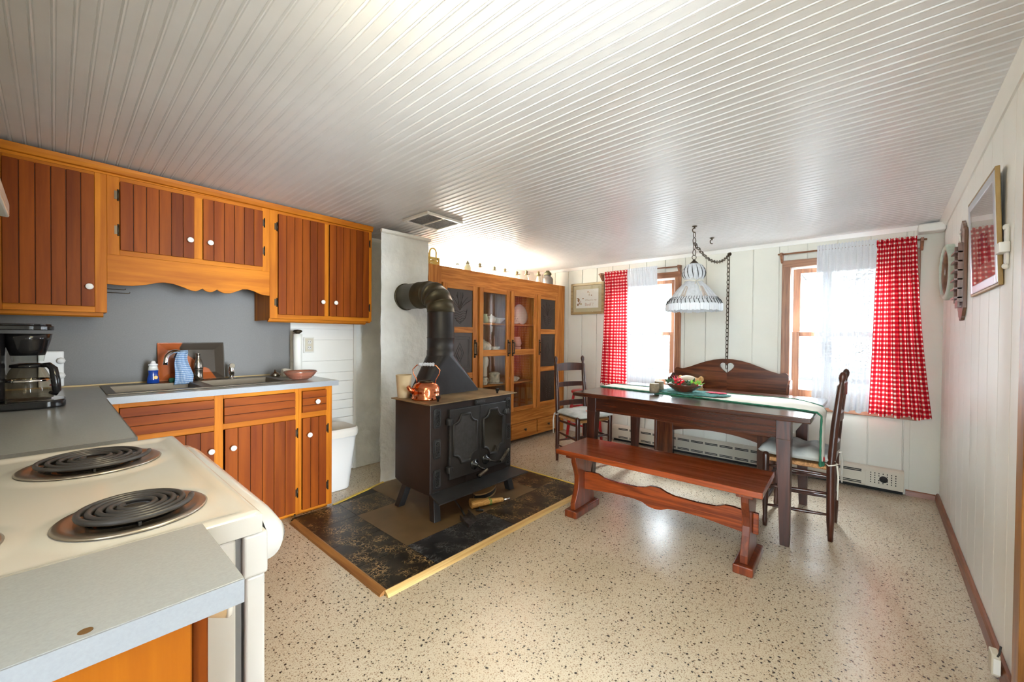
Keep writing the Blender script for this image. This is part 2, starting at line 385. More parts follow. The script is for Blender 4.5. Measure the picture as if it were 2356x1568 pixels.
def mk_marble(name, base, vein, amount):
    m, nt, bs = new_mat(name); co = coords(nt)
    n = nd(nt, 'ShaderNodeTexNoise', i_Scale=22.0, i_Detail=5.0); nt.links.new(co, n.inputs[0])
    mv = nd(nt, 'ShaderNodeVectorMath', operation='MULTIPLY_ADD'); nt.links.new(n.outputs['Color'], mv.inputs[0]); mv.inputs[1].default_value = (.10,.10,.10); nt.links.new(co, mv.inputs[2])
    v = nd(nt, 'ShaderNodeTexVoronoi', i_Scale=36.0, feature='DISTANCE_TO_EDGE'); nt.links.new(mv.outputs[0], v.inputs['Vector'])
    gate = nd(nt, 'ShaderNodeTexNoise', i_Scale=9.0, i_Detail=6.0); nt.links.new(co, gate.inputs[0])
    f = math_n(nt, 'MULTIPLY', ramp(nt, v.outputs['Distance'], [(.0, (1,1,1)), (.085, (0,0,0))]), ramp(nt, gate.outputs[0], [(.42, (0,0,0)), (.60, (amount,)*3)]))
    cl = nd(nt, 'ShaderNodeTexNoise', i_Scale=7.0, i_Detail=6.0); nt.links.new(co, cl.inputs[0])
    b = ramp(nt, cl.outputs[0], [(.35, base), (.75, tuple(x*3.2 for x in base))])
    nt.links.new(mixc(nt, f, b, vein), bs.inputs['Base Color']); bs.inputs['Roughness'].default_value = .35
    return m
M['marble_gold'] = mk_marble('black_tile_gold_veins', (.009,.007,.005), (.46,.29,.12), 1.0)
M['marble_white'] = mk_marble('black_tile_white_veins', (.009,.009,.010), (.30,.30,.30), .6)
M['tile_brown'] = plain('plain_brown_tile', (.135,.082,.036), .4, noise=.2, nscale=6)

def mk_gingham():
    m, nt, bs = new_mat('red_white_gingham'); nt.nodes.remove(bs)
    t = nt.nodes.new('ShaderNodeTexCoord'); sp = nd(nt, 'ShaderNodeSeparateXYZ'); nt.links.new(t.outputs['UV'], sp.inputs[0])
    a = math_n(nt, 'GREATER_THAN', math_n(nt, 'FRACT', sp.outputs[0]), .40); b = math_n(nt, 'GREATER_THAN', math_n(nt, 'FRACT', sp.outputs[1]), .40)
    s = math_n(nt, 'MULTIPLY', math_n(nt, 'ADD', a, b), .5)
    r = nt.nodes.new('ShaderNodeValToRGB'); r.color_ramp.interpolation = 'CONSTANT'; e = r.color_ramp.elements; e.new(.5)
    for q, (p, c) in zip(e, ((0, (.84,.78,.68)), (.3, (.62,.045,.05)), (.8, (.36,.006,.016)))): q.position = p; q.color = rgba(c)
    nt.links.new(s, r.inputs[0])
    d = nd(nt, 'ShaderNodeBsdfDiffuse'); tr = nd(nt, 'ShaderNodeBsdfTranslucent'); mx = nd(nt, 'ShaderNodeMixShader'); mx.inputs[0].default_value = .09
    nt.links.new(r.outputs[0], d.inputs[0]); nt.links.new(r.outputs[0], tr.inputs[0]); nt.links.new(d.outputs[0], mx.inputs[1]); nt.links.new(tr.outputs[0], mx.inputs[2])
    nt.links.new(mx.outputs[0], nt.nodes['Material Output'].inputs[0]); return m
M['gingham'] = mk_gingham()
def mk_lace():
    m, nt, bs = new_mat('white_lace'); nt.nodes.remove(bs)
    t = nt.nodes.new('ShaderNodeTexCoord'); sp = nd(nt, 'ShaderNodeSeparateXYZ'); nt.links.new(t.outputs['UV'], sp.inputs[0])
    n = nd(nt, 'ShaderNodeTexNoise', i_Scale=130.0, i_Detail=1.0); nt.links.new(t.outputs['UV'], n.inputs[0])
    v = nd(nt, 'ShaderNodeTexVoronoi', i_Scale=60.0, feature='DISTANCE_TO_EDGE'); nt.links.new(t.outputs['UV'], v.inputs['Vector'])
    pat = math_n(nt, 'ADD', n.outputs[0], math_n(nt, 'MULTIPLY', v.outputs['Distance'], .35))
    a1 = ramp(nt, pat, [(.55, (1,1,1)), (.61, (.95,.95,.95))])
    n2 = nd(nt, 'ShaderNodeTexVoronoi', i_Scale=34.0); nt.links.new(t.outputs['UV'], n2.inputs['Vector'])
    a2 = ramp(nt, n2.outputs['Distance'], [(.24, (.92,.92,.92)), (.32, (1,1,1))])
    band = math_n(nt, 'GREATER_THAN', math_n(nt, 'ABSOLUTE', math_n(nt, 'SUBTRACT', sp.outputs[1], .70)), .655)
    al = mixc(nt, band, a1, a2)
    d = nd(nt, 'ShaderNodeBsdfDiffuse'); d.inputs[0].default_value = (.86,.88,.92,1); tr = nd(nt, 'ShaderNodeBsdfTranslucent'); tr.inputs[0].default_value = (.06,.062,.065,1)
    mx = nd(nt, 'ShaderNodeMixShader'); mx.inputs[0].default_value = .22; nt.links.new(d.outputs[0], mx.inputs[1]); nt.links.new(tr.outputs[0], mx.inputs[2])
    tp = nd(nt, 'ShaderNodeBsdfTransparent'); m2 = nd(nt, 'ShaderNodeMixShader'); nt.links.new(al, m2.inputs[0]); nt.links.new(tp.outputs[0], m2.inputs[1]); nt.links.new(mx.outputs[0], m2.inputs[2])
    nt.links.new(m2.outputs[0], nt.nodes['Material Output'].inputs[0]); return m
M['lace'] = mk_lace()
def mk_stripe():
    m, nt, bs = new_mat('blue_striped_cloth')
    t = nt.nodes.new('ShaderNodeTexCoord'); sp = nd(nt, 'ShaderNodeSeparateXYZ'); nt.links.new(t.outputs['UV'], sp.inputs[0])
    a = math_n(nt, 'GREATER_THAN', math_n(nt, 'FRACT', math_n(nt, 'MULTIPLY', sp.outputs[1], 24.0)), .5); b = math_n(nt, 'GREATER_THAN', math_n(nt, 'FRACT', math_n(nt, 'MULTIPLY', sp.outputs[0], 14.0)), .55)
    nt.links.new(ramp(nt, math_n(nt, 'MULTIPLY', math_n(nt, 'ADD', a, b), .5), [(.2, (.08,.17,.36)), (.5, (.20,.33,.52)), (.9, (.62,.68,.74))]), bs.inputs['Base Color']); bs.inputs['Roughness'].default_value = .9
    return m
M['stripe'] = mk_stripe()
def mk_platter():
    m, nt, bs = new_mat('two_tone_glaze'); co = coords(nt)
    n = nd(nt, 'ShaderNodeTexNoise', i_Scale=5.0, i_Detail=2.0); nt.links.new(co, n.inputs[0])
    sp = nd(nt, 'ShaderNodeSeparateXYZ'); nt.links.new(co, sp.inputs[0])
    # dark pool of glaze: a tilted band over the upper right
    f = math_n(nt, 'ADD', math_n(nt, 'MULTIPLY', sp.outputs[0], 4.2), math_n(nt, 'ADD', math_n(nt, 'MULTIPLY', sp.outputs[2], 3.4), math_n(nt, 'MULTIPLY', math_n(nt, 'SUBTRACT', n.outputs[0], .5), 1.2)))
    c = mixc(nt, ramp(nt, f, [(.50, (0,0,0)), (.53, (1,1,1))]), (.36,.085,.020), (.050,.038,.028))
    nt.links.new(c, bs.inputs['Base Color']); bs.inputs['Roughness'].default_value = .2; return m
M['platter'] = mk_platter()
def mk_print():
    m, nt, bs = new_mat('faded_print'); co = coords(nt)
    n = nd(nt, 'ShaderNodeTexNoise', i_Scale=7.0, i_Detail=3.0); nt.links.new(co, n.inputs[0])
    nt.links.new(ramp(nt, n.outputs[0], [(.32, (.50,.46,.42)), (.48, (.58,.50,.44)), (.55, (.52,.44,.40)), (.7, (.62,.58,.52))]), bs.inputs['Base Color']); bs.inputs['Roughness'].default_value = .8; return m
M['print'] = mk_print()

# ---------------------------------------------------------------- the setting
XW, YR, YL, XN = 4.526, -0.372, 3.62, -0.5          # window wall, right wall, left wall, near wall
def ceil_z(x, y):
    u = (x + .45)/4.976; v = (y - YR)/(YL - YR)
    near = 2.315 + (2.205 - 2.315)*v; far = 2.128
    return near + (far - near)*u
fl = MB(); fl.box(-6.0, 4.66, -7.0, 3.75, -.06, 0); struct('floor', fl, M['floor'])
c = MB(); pts = []; x = -.62
while x < 4.62:
    for dx, dz in ((0,0),(.0325,0),(.0345,.0026),(.0365,.0004),(.0400,-.0018),(.0435,.0004),(.0455,.0026)): pts.append((x+dx, dz))
    x += .0485
n = len(pts)
c.add([(px, y, ceil_z(px, y)+dz) for y in (-.46, 3.72) for px, dz in pts] , [(i, i+1, n+i+1, n+i) for i in range(n-1)])
c.add([(px, y, ceil_z(px, y)+.05) for y in (-.46, 3.72) for px in (-.62, 4.64)], [(0,1,3,2)])
c.box(-6.0, -.63, -7.0, 3.7, 2.32, 2.40); c.box(-.63, 4.6, -7.0, -.48, 2.32, 2.40)  # unseen roof slabs behind the camera, added to limit sky light
struct('ceiling', c, M['ceiling'])

HOLES = [(1.625, 2.46), (-.205, .628)]; HZ = (.665, 1.925)
def strips(mb, edges, gap, holes, put, z0, z1):
    for a, b in zip(edges[:-1], edges[1:]):
        a2, b2 = a+gap/2, b-gap/2
        cuts = sorted({a2, b2} | {h for H in holes for h in H if a2 < h < b2})
        for p, q in zip(cuts[:-1], cuts[1:]):
            mid = (p+q)/2
            if any(H[0] < mid < H[1] for H in holes): put(p, q, z0, HZ[0]); put(p, q, HZ[1], z1)
            else: put(p, q, z0, z1)
wm = MB(); ed = [-.40] + [-.166 + .2145*k for k in range(18)] + [3.64]
strips(wm, ed, .007, HOLES, lambda p, q, z0, z1: wm.box(XW, XW+.02, p, q, z0, z1), 0, 2.16)
strips(wm, [-.45, 3.70], 0, HOLES, lambda p, q, z0, z1: wm.box(XW+.012, XW+.13, p, q, z0, z1), 0, 2.16)
struct('wall_window', wm, M['cream'], bevel=.002, seg=1)
wr = MB(); ex = [2.06, 2.150] + [2.369 + .2145*k for k in range(11)]
strips(wr, ex, .007, [], lambda p, q, z0, z1: wr.box(p, q, YR-.02, YR, z0, z1), 0, 2.30)
wr.box(2.04, 4.65, YR-.10, YR-.012, 0, 2.30); wr.box(1.22, 1.30, YR-.10, YR, 0, 2.30); wr.box(-.6, .48, YR-.10, YR, 0, 2.34); wr.box(.48, 1.22, YR-.10, YR, 2.12, 2.33); wr.box(1.30, 2.04, YR-.10, YR, 2.02, 2.33)  # pieces near the camera are unseen, shaped to cut the side fill
struct('wall_right', wr, M['white'], bevel=.002, seg=1)
# left wall: horizontal painted boards
wl = MB(); zs = [0, .115, .205, .29, .38, .49, .569, .648, .707, .82, .903, 1.008, 1.192, 1.286, 1.50, 1.70, 1.90, 2.25]
for a, b in zip(zs[:-1], zs[1:]): wl.box(-.55, 4.64, YL, YL+.02, a+.002, b-.002)
wl.box(-.62, 4.65, YL+.013, YL+.10, 0, 2.25)
struct('wall_left', wl, M['white'], bevel=.002, seg=1)
wn = MB(); wn.box(XN-.10, XN, .55, 3.70, 0, 2.32); struct('wall_near', wn, M['cream'])
bs_ = MB(); bs_.box(XN+.002, 1.30, YL-.006, YL-.0005, .912, 1.70); struct('trim_1', bs_, M['backsplash'])
t = MB(); t.box(1.30, 1.307, YL-.008, YL-.0005, .912, 1.40); t.box(1.845, 1.868, YL-.02, YL-.0005, 0, 1.36); struct('trim_2', t, M['white_trim'], bevel=.002)
# crown strips
t = MB()
def crown(mb, p0, p1, inward, drop=.035, depth=.03):
    a, b = Vector(p0), Vector(p1); i = Vector(inward)
    for q in (0, 1):
        pass
    vs = []
    for P in (a, b):
        vs += [P, P + i*depth, P + i*depth*.55 + Vector((0,0,-drop*.55)), P + i*.008 + Vector((0,0,-drop)), P + Vector((0,0,-drop))]
    mb.add(vs, [tuple(range(5)), tuple(range(9, 4, -1))] + [(k, 5+k, 5+(k+1) % 5, (k+1) % 5) for k in range(5)])
crown(t, (XW, YR, 2.130), (XW, YL, 2.130), (-1,0,0)); struct('trim_3', t, M['white_trim'])
t = MB(); crown(t, (1.2, YR, ceil_z(1.2, YR)+.004), (XW, YR, ceil_z(XW, YR)), (0,1,0), .05, .035); struct('trim_4', t, M['white_trim'])
t = MB(); t.box(XW-.13, XW-.002, YR+.002, YR+.15, 2.055, 2.118); struct('trim_5', t, M['white_trim'], bevel=.012, seg=3)
b = MB(); b.prism([(YR+.001, 0), (YR+.022, 0), (YR+.018, .045), (YR+.012, .055), (YR+.001, .055)], 2.128, XW-.005, 'yz'); struct('baseboard_right', b, M['base_wood'])
b = MB(); b.prism([(XW-.001, 0), (XW-.018, 0), (XW-.014, .036), (XW-.001, .042)], YR+.02, -.185, 'xz'); struct('baseboard_back', b, M['base_wood_y'])
d = MB(); d.box(2.04, 2.125, YR+.0005, YR+.022, 0, 2.10); d.box(1.21, 1.30, YR+.0005, YR+.022, 0, 2.10); d.box(1.30, 2.04, YR+.0005, YR+.022, 2.02, 2.10)
struct('trim_6', d, wood('amber_door_casing', (.40,.17,.03), (.22,.08,.012), 'z', 24, .4, .1), bevel=.004)
d = MB(); d.box(1.302, 2.035, YR-.06, YR-.02, .008, 2.018); dr = struct('door_1', d, M['white'], bevel=.002)
h = MB(); h.ball((1.38, YR-.001, .98), .027); obj('door_knob', h, M['brass'], dr)

bw_ = MB(); bw_.box(-6.1, -6.0, -7.0, 3.72, 0, 2.4); bw_.box(-6.0, 4.6, -7.1, -7.0, 0, 2.4); bw_.box(-6.0, -.61, 3.62, 3.72, 0, 2.4); bw_.box(4.5, 4.6, -7.0, -.48, 0, 2.4); struct('rear_light_block', bw_, M['cream'])  # unseen walls added so sky light enters only by the windows
# windows: casing, frame, two sashes, glass
def window(name, y0, y1):
    z0, z1 = .60, 1.956; cw = .066
    f = MB()
    f.box(XW-.022, XW-.0005, y1-cw, y1, .66, z1); f.box(XW-.022, XW-.0005, y0, y0+cw, .66, z1)
    root = struct(name, f, M['casing'], bevel=.004)
    g = MB(); g.box(XW-.0225, XW-.0005, y0+.001, y1-.001, z1-cw, z1-.001); g.box(XW-.020, XW-.0005, y0, y1, z0, .66); g.box(XW-.045, XW+.05, y0-.01, y1+.01, .66, .683)
    struct('head_and_sill', g, M['casing_y'], root, .004)
    iy0, iy1, iz0, iz1 = y0+cw, y1-cw, .683, z1-cw
    j = MB()
    for a, b in ((iy0-.02, iy0+.012), (iy1-.012, iy1+.02)): j.box(XW, XW+.12, a, b, iz0, iz1+.02)
    j.box(XW, XW+.12, iy0, iy1, iz1-.012, iz1+.02); j.box(XW+.05, XW+.12, iy0, iy1, iz0-.02, iz0+.006)
    struct('jamb', j, M['white_trim'], root, .002)
    for nm, xa, za, zb in (('upper_sash', XW+.062, 1.262, iz1-.010), ('lower_sash', XW+.026, iz0+.004, 1.300)):
        s = MB(); st = .055; a, b = iy0+.014, iy1-.014
        bot = .085 if nm == 'lower_sash' else .038
        s.box(xa, xa+.034, a, a+st, za, zb); s.box(xa, xa+.034, b-st, b, za, zb)
        s.box(xa+.001, xa+.033, a+st, b-st, za, za+bot); s.box(xa+.001, xa+.033, a+st, b-st, zb-.042, zb)
        so = struct(nm, s, M['casing'], root, .003)
        p = MB(); p.box(xa+.014, xa+.018, a+st-.004, b-st+.004, za+bot-.004, zb-.038); struct('pane', p, M['window_glass'], so)
    return root
window('window_1', 1.585, 2.500)
window('window_2', -.245, .668)

# chimney breast
ch = MB(); o2 = [(1.815, 3.085), (2.292, 3.085), (2.292, YL-.014), (1.868, YL-.014)]
NX, NZ = 14, 40
random.seed(3)
def chim_face(p, q):
    def fn(u, v):
        x = p[0]+(q[0]-p[0])*u; y = p[1]+(q[1]-p[1])*u; z = .001 + 2.125*v
        k = .006 if 0 < u < 1 else .004
        return (x + random.uniform(-k, k), y + (random.uniform(-k, k) if 0 < u < 1 else 0), z)
    return fn
for p, q in zip(o2[:-1], o2[1:]): ch.grid(chim_face(p, q), NX, NZ)
tag(obj('chimney', ch, M['plaster']), 'white rough plastered chimney between upper cabinets and oak hutch', 'chimney')
t = MB(); t.prism([(3.083, 2.118), (3.060, 2.118), (3.062, 2.098), (3.072, 2.090), (3.083, 2.090)], 1.808, 2.305, 'yz'); struct('trim_7', t, M['white_trim'])

# hearth pad
TX = [1.055, 1.37, 1.69, 2.0, 2.29, 2.575, 2.875]; TY = [1.735, 2.03, 2.32, 2.62, 3.045]
hp = thing('hearth_pad', 'black veined tile hearth pad with pale wood edging under the wood stove', 'hearth', (1.95, 2.35, 0))
bk = MB(); bk.prism([(1.045,1.725),(2.885,1.725),(2.885,3.05),(1.80,3.05),(1.34,2.915),(1.045,2.885)], .0005, .006, 'xy'); obj('backing_board', bk, M['black_matte'], hp)
for i in range(6):
    for j in range(4):
        brown = (1 <= i <= 4 and 1 <= j <= 2) or (2 <= i <= 4 and j == 3)
        if i == 0 and j == 3: y1 = 2.92
        else: y1 = TY[j+1]
        tb = MB(); g = 0 if brown else .0012
        x0, x1 = TX[i]+g, TX[i+1]-g
        y0, y1 = TY[j]+g, y1-g
        if i == 0 or i == 1 or (i == 5 and j < 3) or j < 3 or brown:
            if i <= 1 and j == 3: y1 = 2.90
            if y1 > 3.07 and x0 < 2.3: y1 = 3.075
            tb.box(x0, x1, y0, y1, .006, .0105)
            if brown and not (i == 1 and j == 1): mt = M['tile_brown']
            elif brown: mt = M['tile_brown']
            else: mt = M['marble_white'] if (j == 0 and i in (1, 2)) else M['marble_gold']
            obj('tile', tb, mt, hp)
e = MB(); e.prism([(1.700, .0005), (1.738, .0005), (1.738, .020), (1.728, .024), (1.706, .012)], 1.045, 2.90, 'yz'); obj('edge_strip', e, M['trim_yellow'], hp)
e = MB(); e.prism([(1.020, .0005), (1.058, .0005), (1.058, .020), (1.048, .024), (1.024, .012)], 1.735, 2.84, 'xz'); obj('edge_strip', e, M['trim_brown'], hp)
e = MB(); e.prism([(2.875, .0005), (2.905, .0005), (2.900, .010), (2.880, .014)], 1.735, 2.62, 'xz'); obj('edge_strip', e, plain('yellow_strip', (.62,.42,.06), .4), hp)
e = MB(); e.hexa([(1.34,2.905,.0005),(1.83,3.05,.0005),(1.83,3.07,.0005),(1.34,2.925,.0005),(1.34,2.905,.014),(1.83,3.05,.014),(1.83,3.07,.014),(1.34,2.925,.014)]); obj('edge_strip', e, plain('yellow_strip', (.62,.42,.06), .4), hp)

# ---------------------------------------------------------------- kitchen cabinets
def knob(c, axis, parent, r=.0165, mat=None):
    k = MB(); pr = [(.007, 0), (.0055, .010), (.010, .016), (r, .021), (r, .026), (r*.8, .030), (0.0001, .031)]
    if axis == '-y': pr2 = [(a, -b) for a, b in pr]; k.lathe(pr2, c, 18, 'y')
    else: k.lathe(pr, c, 18, 'x')
    return obj('knob', k, mat or M['porcelain'], parent)
def board_door(name, x0, x1, z0, z1, y, n, parent, vertical=True, th=.018, mat=None):
    d = MB(); g = .0014; bkm = MB()
    bkm.box(x0+.003, x1-.003, y+.0075, y+th, z0+.003, z1-.003)
    for i in range(n):
        if vertical:
            a, b = x0+(x1-x0)*i/n, x0+(x1-x0)*(i+1)/n; d.box(a+g, b-g, y, y+.0074, z0, z1)
        else:
            a, b = z0+(z1-z0)*i/n, z0+(z1-z0)*(i+1)/n; d.box(x0, x1, y, y+.0074, a+g, b-g)
    o = obj(name, d, mat or (M['cab_door'] if vertical else M['cab_drawer']), parent, .0015, seg=1)
    obj('door_backing' if vertical else 'drawer_backing', bkm, M['cab_gap'], o); return o
def hinge(x, z, y, parent):
    h = MB(); h.box(x-.010, x+.006, y-.003, y, z-.024, z+.024); h.cyl((x+.006, y-.004, z-.026), (x+.006, y-.004, z+.026), .0042, n=10)
    h.ball((x+.006, y-.004, z+.029), .005, 8, 6); h.ball((x+.006, y-.004, z-.029), .005, 8, 6)
    return obj('hinge', h, M['bronze'], parent)

YU = 3.275   # face frame plane of the wall cabinets
def upper(name, label, x0, x1, z0, z1, doors, knobs, hinges, frame):
    t = thing(name, label, 'cabinet', ((x0+x1)/2, 3.45, z0))
    b = MB(); b.box(x0, x0+.018, YU+.018, YL-.009, z0, z1); b.box(x1-.018, x1, YU+.018, YL-.009, z0, z1)
    b.box(x0+.018, x1-.018, YU+.018, YL-.009, z0+.012, z0+.03); b.box(x0+.018, x1-.018, YU+.018, YL-.009, z1-.02, z1); b.box(x0+.018, x1-.018, YL-.02, YL-.009, z0+.03, z1-.02)
    obj('carcass', b, M['cab_frame'], t, .001, seg=1)
    each('face_stile', [(a, b_, YU, YU+.018, c_, d_) for a, b_, c_, d_ in frame['stiles']], M['cab_frame'], t, .0012, seg=1)
    each('face_rail', [(a, b_, YU+.0005, YU+.018, c_, d_) for a, b_, c_, d_ in frame['rails']], M['cab_rail'], t, .0012, seg=1)
    for i, (a, b_, c_, d_) in enumerate(doors):
        o = board_door('door', a, b_, c_, d_, YU-.018, 6, t)
        kx, kz = knobs[i]; knob((kx, YU-.018, kz), '-y', o)
        for hx, hz in hinges[i]: hinge(hx, hz, YU, o)
    return t
ZT = 2.135
u1 = upper('wall_cabinet', 'tall single door wall cabinet above the coffee maker', -.20, .203, 1.352, ZT,
      [(-.171, .155, 1.384, 2.115)], [(.132, 1.492)], [[]],
      dict(stiles=[(-.20, -.17, 1.352, ZT), (.155, .203, 1.352, ZT)], rails=[(-.17, .155, 1.352, 1.385), (-.17, .155, 2.115, ZT)]))
u2 = upper('wall_cabinet', 'short two door wall cabinet with scalloped valance above the sink', .2035, 1.0385, 1.66, ZT,
      [(.256, .601, 1.715, 2.109), (.645, .991, 1.715, 2.109)], [(.577, 1.827), (.681, 1.827)], [[(.244, 2.03), (.244, 1.83)], [(.998, 2.03), (.998, 1.83)]],
      dict(stiles=[(.2035, .256, 1.686, ZT), (.60, .646, 1.72, 2.11), (.99, 1.0385, 1.686, ZT)], rails=[(.256, .99, 1.6865, 1.72), (.256, .99, 2.105, ZT)]))
v = MB(); zp = [(.2035,1.516),(.26,1.514),(.31,1.515),(.37,1.527),(.42,1.544),(.455,1.550),(.50,1.545),(.545,1.530),(.585,1.513),(.61,1.510),(.632,1.520),(.645,1.530),(.655,1.520),(.668,1.513),(.685,1.510),(.70,1.513),(.712,1.521),(.724,1.530),(.737,1.520),(.765,1.510),(.80,1.512),(.83,1.525),(.87,1.545),(.90,1.548),(.935,1.540),(.97,1.524),(1.00,1.516),(1.0385,1.514)]
# the valance runs a little lower at both ends; mirrored scallops with a small drop in the middle
v.prism(zp + [(1.0385, 1.686), (.2035, 1.686)], YU+.001, YU+.018, 'xz'); obj('valance', v, M['cab_rail'], u2, .001, seg=1)
u3 = upper('wall_cabinet', 'tall two door wall cabinet beside the chimney', 1.039, 1.836, 1.340, ZT,
      [(1.091, 1.426, 1.382, 2.112), (1.464, 1.803, 1.384, 2.114)], [(1.405, 1.492), (1.506, 1.492)], [[(1.080, 2.02), (1.080, 1.47)], [(1.812, 2.02), (1.812, 1.47)]],
      dict(stiles=[(1.039, 1.092, 1.352, ZT), (1.425, 1.465, 1.384, 2.112), (1.802, 1.836, 1.352, ZT)], rails=[(1.092, 1.802, 1.352, 1.385), (1.092, 1.802, 2.11, ZT)]))
for u, a, b_ in ((u1, -.20, .19), (u3, 1.039, 1.80)):
    m_ = MB(); m_.prism([(YU+.03, 1.352), (YU+.055, 1.352), (YU+.055, 1.330), (YU+.045, 1.326), (YU+.03, 1.334)], a, b_, 'yz'); obj('light_rail', m_, M['cab_rail'], u)
cr = MB(); pr = [(YU-.0005, ZT-.012), (YU-.014, ZT-.008), (YU-.022, ZT+.012), (YU-.026, ZT+.030), (YU+.02, ZT+.030), (YU+.02, ZT+.0005)]
n = len(pr); x0, x1 = -.20, 1.838
cr.add([(x0, a, b+.028) for a, b in pr] + [(x1, a, b+.002) for a, b in pr], [tuple(range(n)), tuple(range(2*n-1, n-1, -1))] + [(i, n+i, n+(i+1) % n, (i+1) % n) for i in range(n)])
cr.box(-.20, 1.83, YU-.001, YU+.015, ZT+.0006, ZT+.03)
struct('trim_8', cr, M['cab_rail'])

YB = 2.905
def base_body(t, x0, x1, mat_s, stiles, rails):
    b = MB(); b.box(x0, x0+.018, YB+.018, YL-.01, .045, .873); b.box(x1-.018, x1, YB+.018, YL-.01, .045, .873); b.box(x0+.018, x1-.018, YB+.018, YL-.01, .045, .063); b.box(x0+.018, x1-.018, YL-.022, YL-.01, .063, .873)
    b.box(x0+.0, x1-.012, YB+.045, YB+.06, .0005, .045); b.box(x0+.02, x1-.03, YL-.06, YL-.04, .0005, .045)
    obj('carcass', b, M['cab_frame'], t, .001, seg=1)
    each('face_stile', [(a, b_, YB, YB+.018, c_, d_) for a, b_, c_, d_ in stiles], M['cab_frame'], t, .0012, seg=1)
    each('face_rail', [(a, b_, YB+.0005, YB+.018, c_, d_) for a, b_, c_, d_ in rails], M['cab_rail'], t, .0012, seg=1)
t = thing('base_cabinet', 'wide sink base cabinet with two doors under two false drawer fronts', 'cabinet', (.63, 3.2, 0))
base_body(t, .165, 1.098, None, [(.165, .222, .028, .873), (.627, .672, .028, .873), (1.073, 1.098, .028, .873)], [(.222, .627, .028, .046), (.672, 1.073, .028, .046), (.222, .627, .665, .70), (.672, 1.073, .665, .70), (.222, .627, .85, .873), (.672, 1.073, .85, .873)])
for a, b_ in ((.224, .626), (.674, 1.073)): board_door('false_drawer_front', a, b_, .700, .851, YB-.016, 3, t, False, .016)
o = board_door('door', .224, .626, .044, .666, YB-.016, 6, t); knob((.607, YB-.016, .553), '-y', o)
o = board_door('door', .677, 1.076, .044, .668, YB-.016, 6, t); knob((.716, YB-.016, .553), '-y', o)
for z in (.575, .17): hinge(1.085, z, YB, o)
t = thing('base_cabinet', 'narrow base cabinet with one drawer and door beside the white waste bin', 'cabinet', (1.215, 3.2, 0))
base_body(t, 1.0985, 1.325, None, [(1.0985, 1.118, .028, .873), (1.278, 1.325, .028, .873)], [(1.118, 1.278, .028, .046), (1.118, 1.278, .668, .706), (1.118, 1.278, .852, .873)])
o = board_door('drawer', 1.118, 1.280, .706, .853, YB-.016, 3, t, False, .016); knob((1.211, YB-.016, .777), '-y', o)
o = board_door('door', 1.118, 1.280, .046, .669, YB-.016, 3, t); knob((1.158, YB-.016, .555), '-y', o)
for z in (.575, .17): hinge(1.290, z, YB, o)
t = thing('base_cabinet', 'corner base cabinet under the grey counter beside the range', 'cabinet', (-.15, 2.3, 0))
b = MB(); b.box(-.49, .145, 1.76, 1.778, .0005, .873); b.box(.127, .145, 1.778, 2.90, .05, .873); b.box(-.49, -.47, 1.778, 3.60, .0005, .873); b.box(-.47, .127, 1.778, 3.60, .05, .07); obj('carcass', b, M['cab_frame'], t)
for y0 in (1.80, 2.34):
    d = MB(); d.box(.146, .162, y0, y0+.50, .06, .85); o = obj('door', d, M['cab_door'], t, .002); knob((.162, y0+.44, .55), 'x', o)

# countertops
ct = MB(); z0, z1 = .876, .910; Y0 = 2.888
SX0, SX1, SY0, SY1 = .205, 1.085, 3.045, 3.445          # sink cut-out
for a, b_, c_, d_ in ((-.495, .172, 1.745, 2.894), (-.495, SX0, 2.895, 3.610), (SX0, SX1, 2.895, SY0), (SX0, SX1, SY1, 3.610), (SX1, 1.362, 2.895, 3.610)): ct.box(a, b_, c_, d_, z0, z1)
counter = tag(obj('countertop', ct, M['laminate']), 'grey laminate corner countertop around the sink with pale front edge', 'countertop')
e = MB(); e.box(.172, 1.363, Y0, 2.8949, z0-.001, z1-.0005); e.box(1.3622, 1.368, 2.8952, 3.61, z0-.001, z1-.0005); obj('edge_band', e, M['laminate_edge'], counter)
e = MB(); e.box(.1722, .176, 1.745, 2.8878, z0-.001, z1-.0005); e.box(-.495, .1718, 1.741, 1.7449, z0-.001, z1-.0005); obj('edge_band', e, M['backsplash'], counter)
e = MB(); e.box(-.495, 1.30, 3.602, 3.613, .9105, .919); obj('back_moulding', e, plain('tan_metal_moulding', (.42,.30,.14), .5, metal=.3), counter)

# sink
t = thing('kitchen_sink', 'double bowl stainless steel sink set in the grey counter', 'sink', (.64, 3.25, .911))
r = MB(); zr = .9112; zt = .916
x0, x1, y0, y1 = .185, 1.105, 3.0, 3.535; B = ((.222, .60), (.66, 1.062)); yb0, yb1 = 3.055, 3.425
for a, b_, c_, d_ in ((x0, x1, y0, yb0), (x0, x1, yb1, y1), (x0, B[0][0], yb0, yb1), (B[0][1], B[1][0], yb0, yb1), (B[1][1], x1, yb0, yb1)): r.box(a, b_, c_, d_, zr, zt)
rim = obj('rim', r, M['steel'], t, .002)
for a, b_ in B:
    w_ = MB(); k = .02; zb = .76
    top = [(a, yb0), (b_, yb0), (b_, yb1), (a, yb1)]; bot = [(a+k, yb0+k), (b_-k, yb0+k), (b_-k, yb1-k), (a+k, yb1-k)]
    w_.add([(p[0], p[1], zt-.001) for p in top] + [(p[0], p[1], zb) for p in bot], [(0,1,5,4), (1,2,6,5), (2,3,7,6), (3,0,4,7), (4,5,6,7)])
    bo = obj('bowl', w_, plain('worn_sink_steel', (.15,.12,.085), .5, metal=.6), t, .012, solid=.002)
    dr = MB(); dr.lathe([(.0001, 0), (.035, 0), (.038, .003), (.045, .003), (.045, .001)], ((a+b_)/2, 3.24, zb+.002), 20); obj('drain', dr, M['chrome'], bo)
rk = MB()
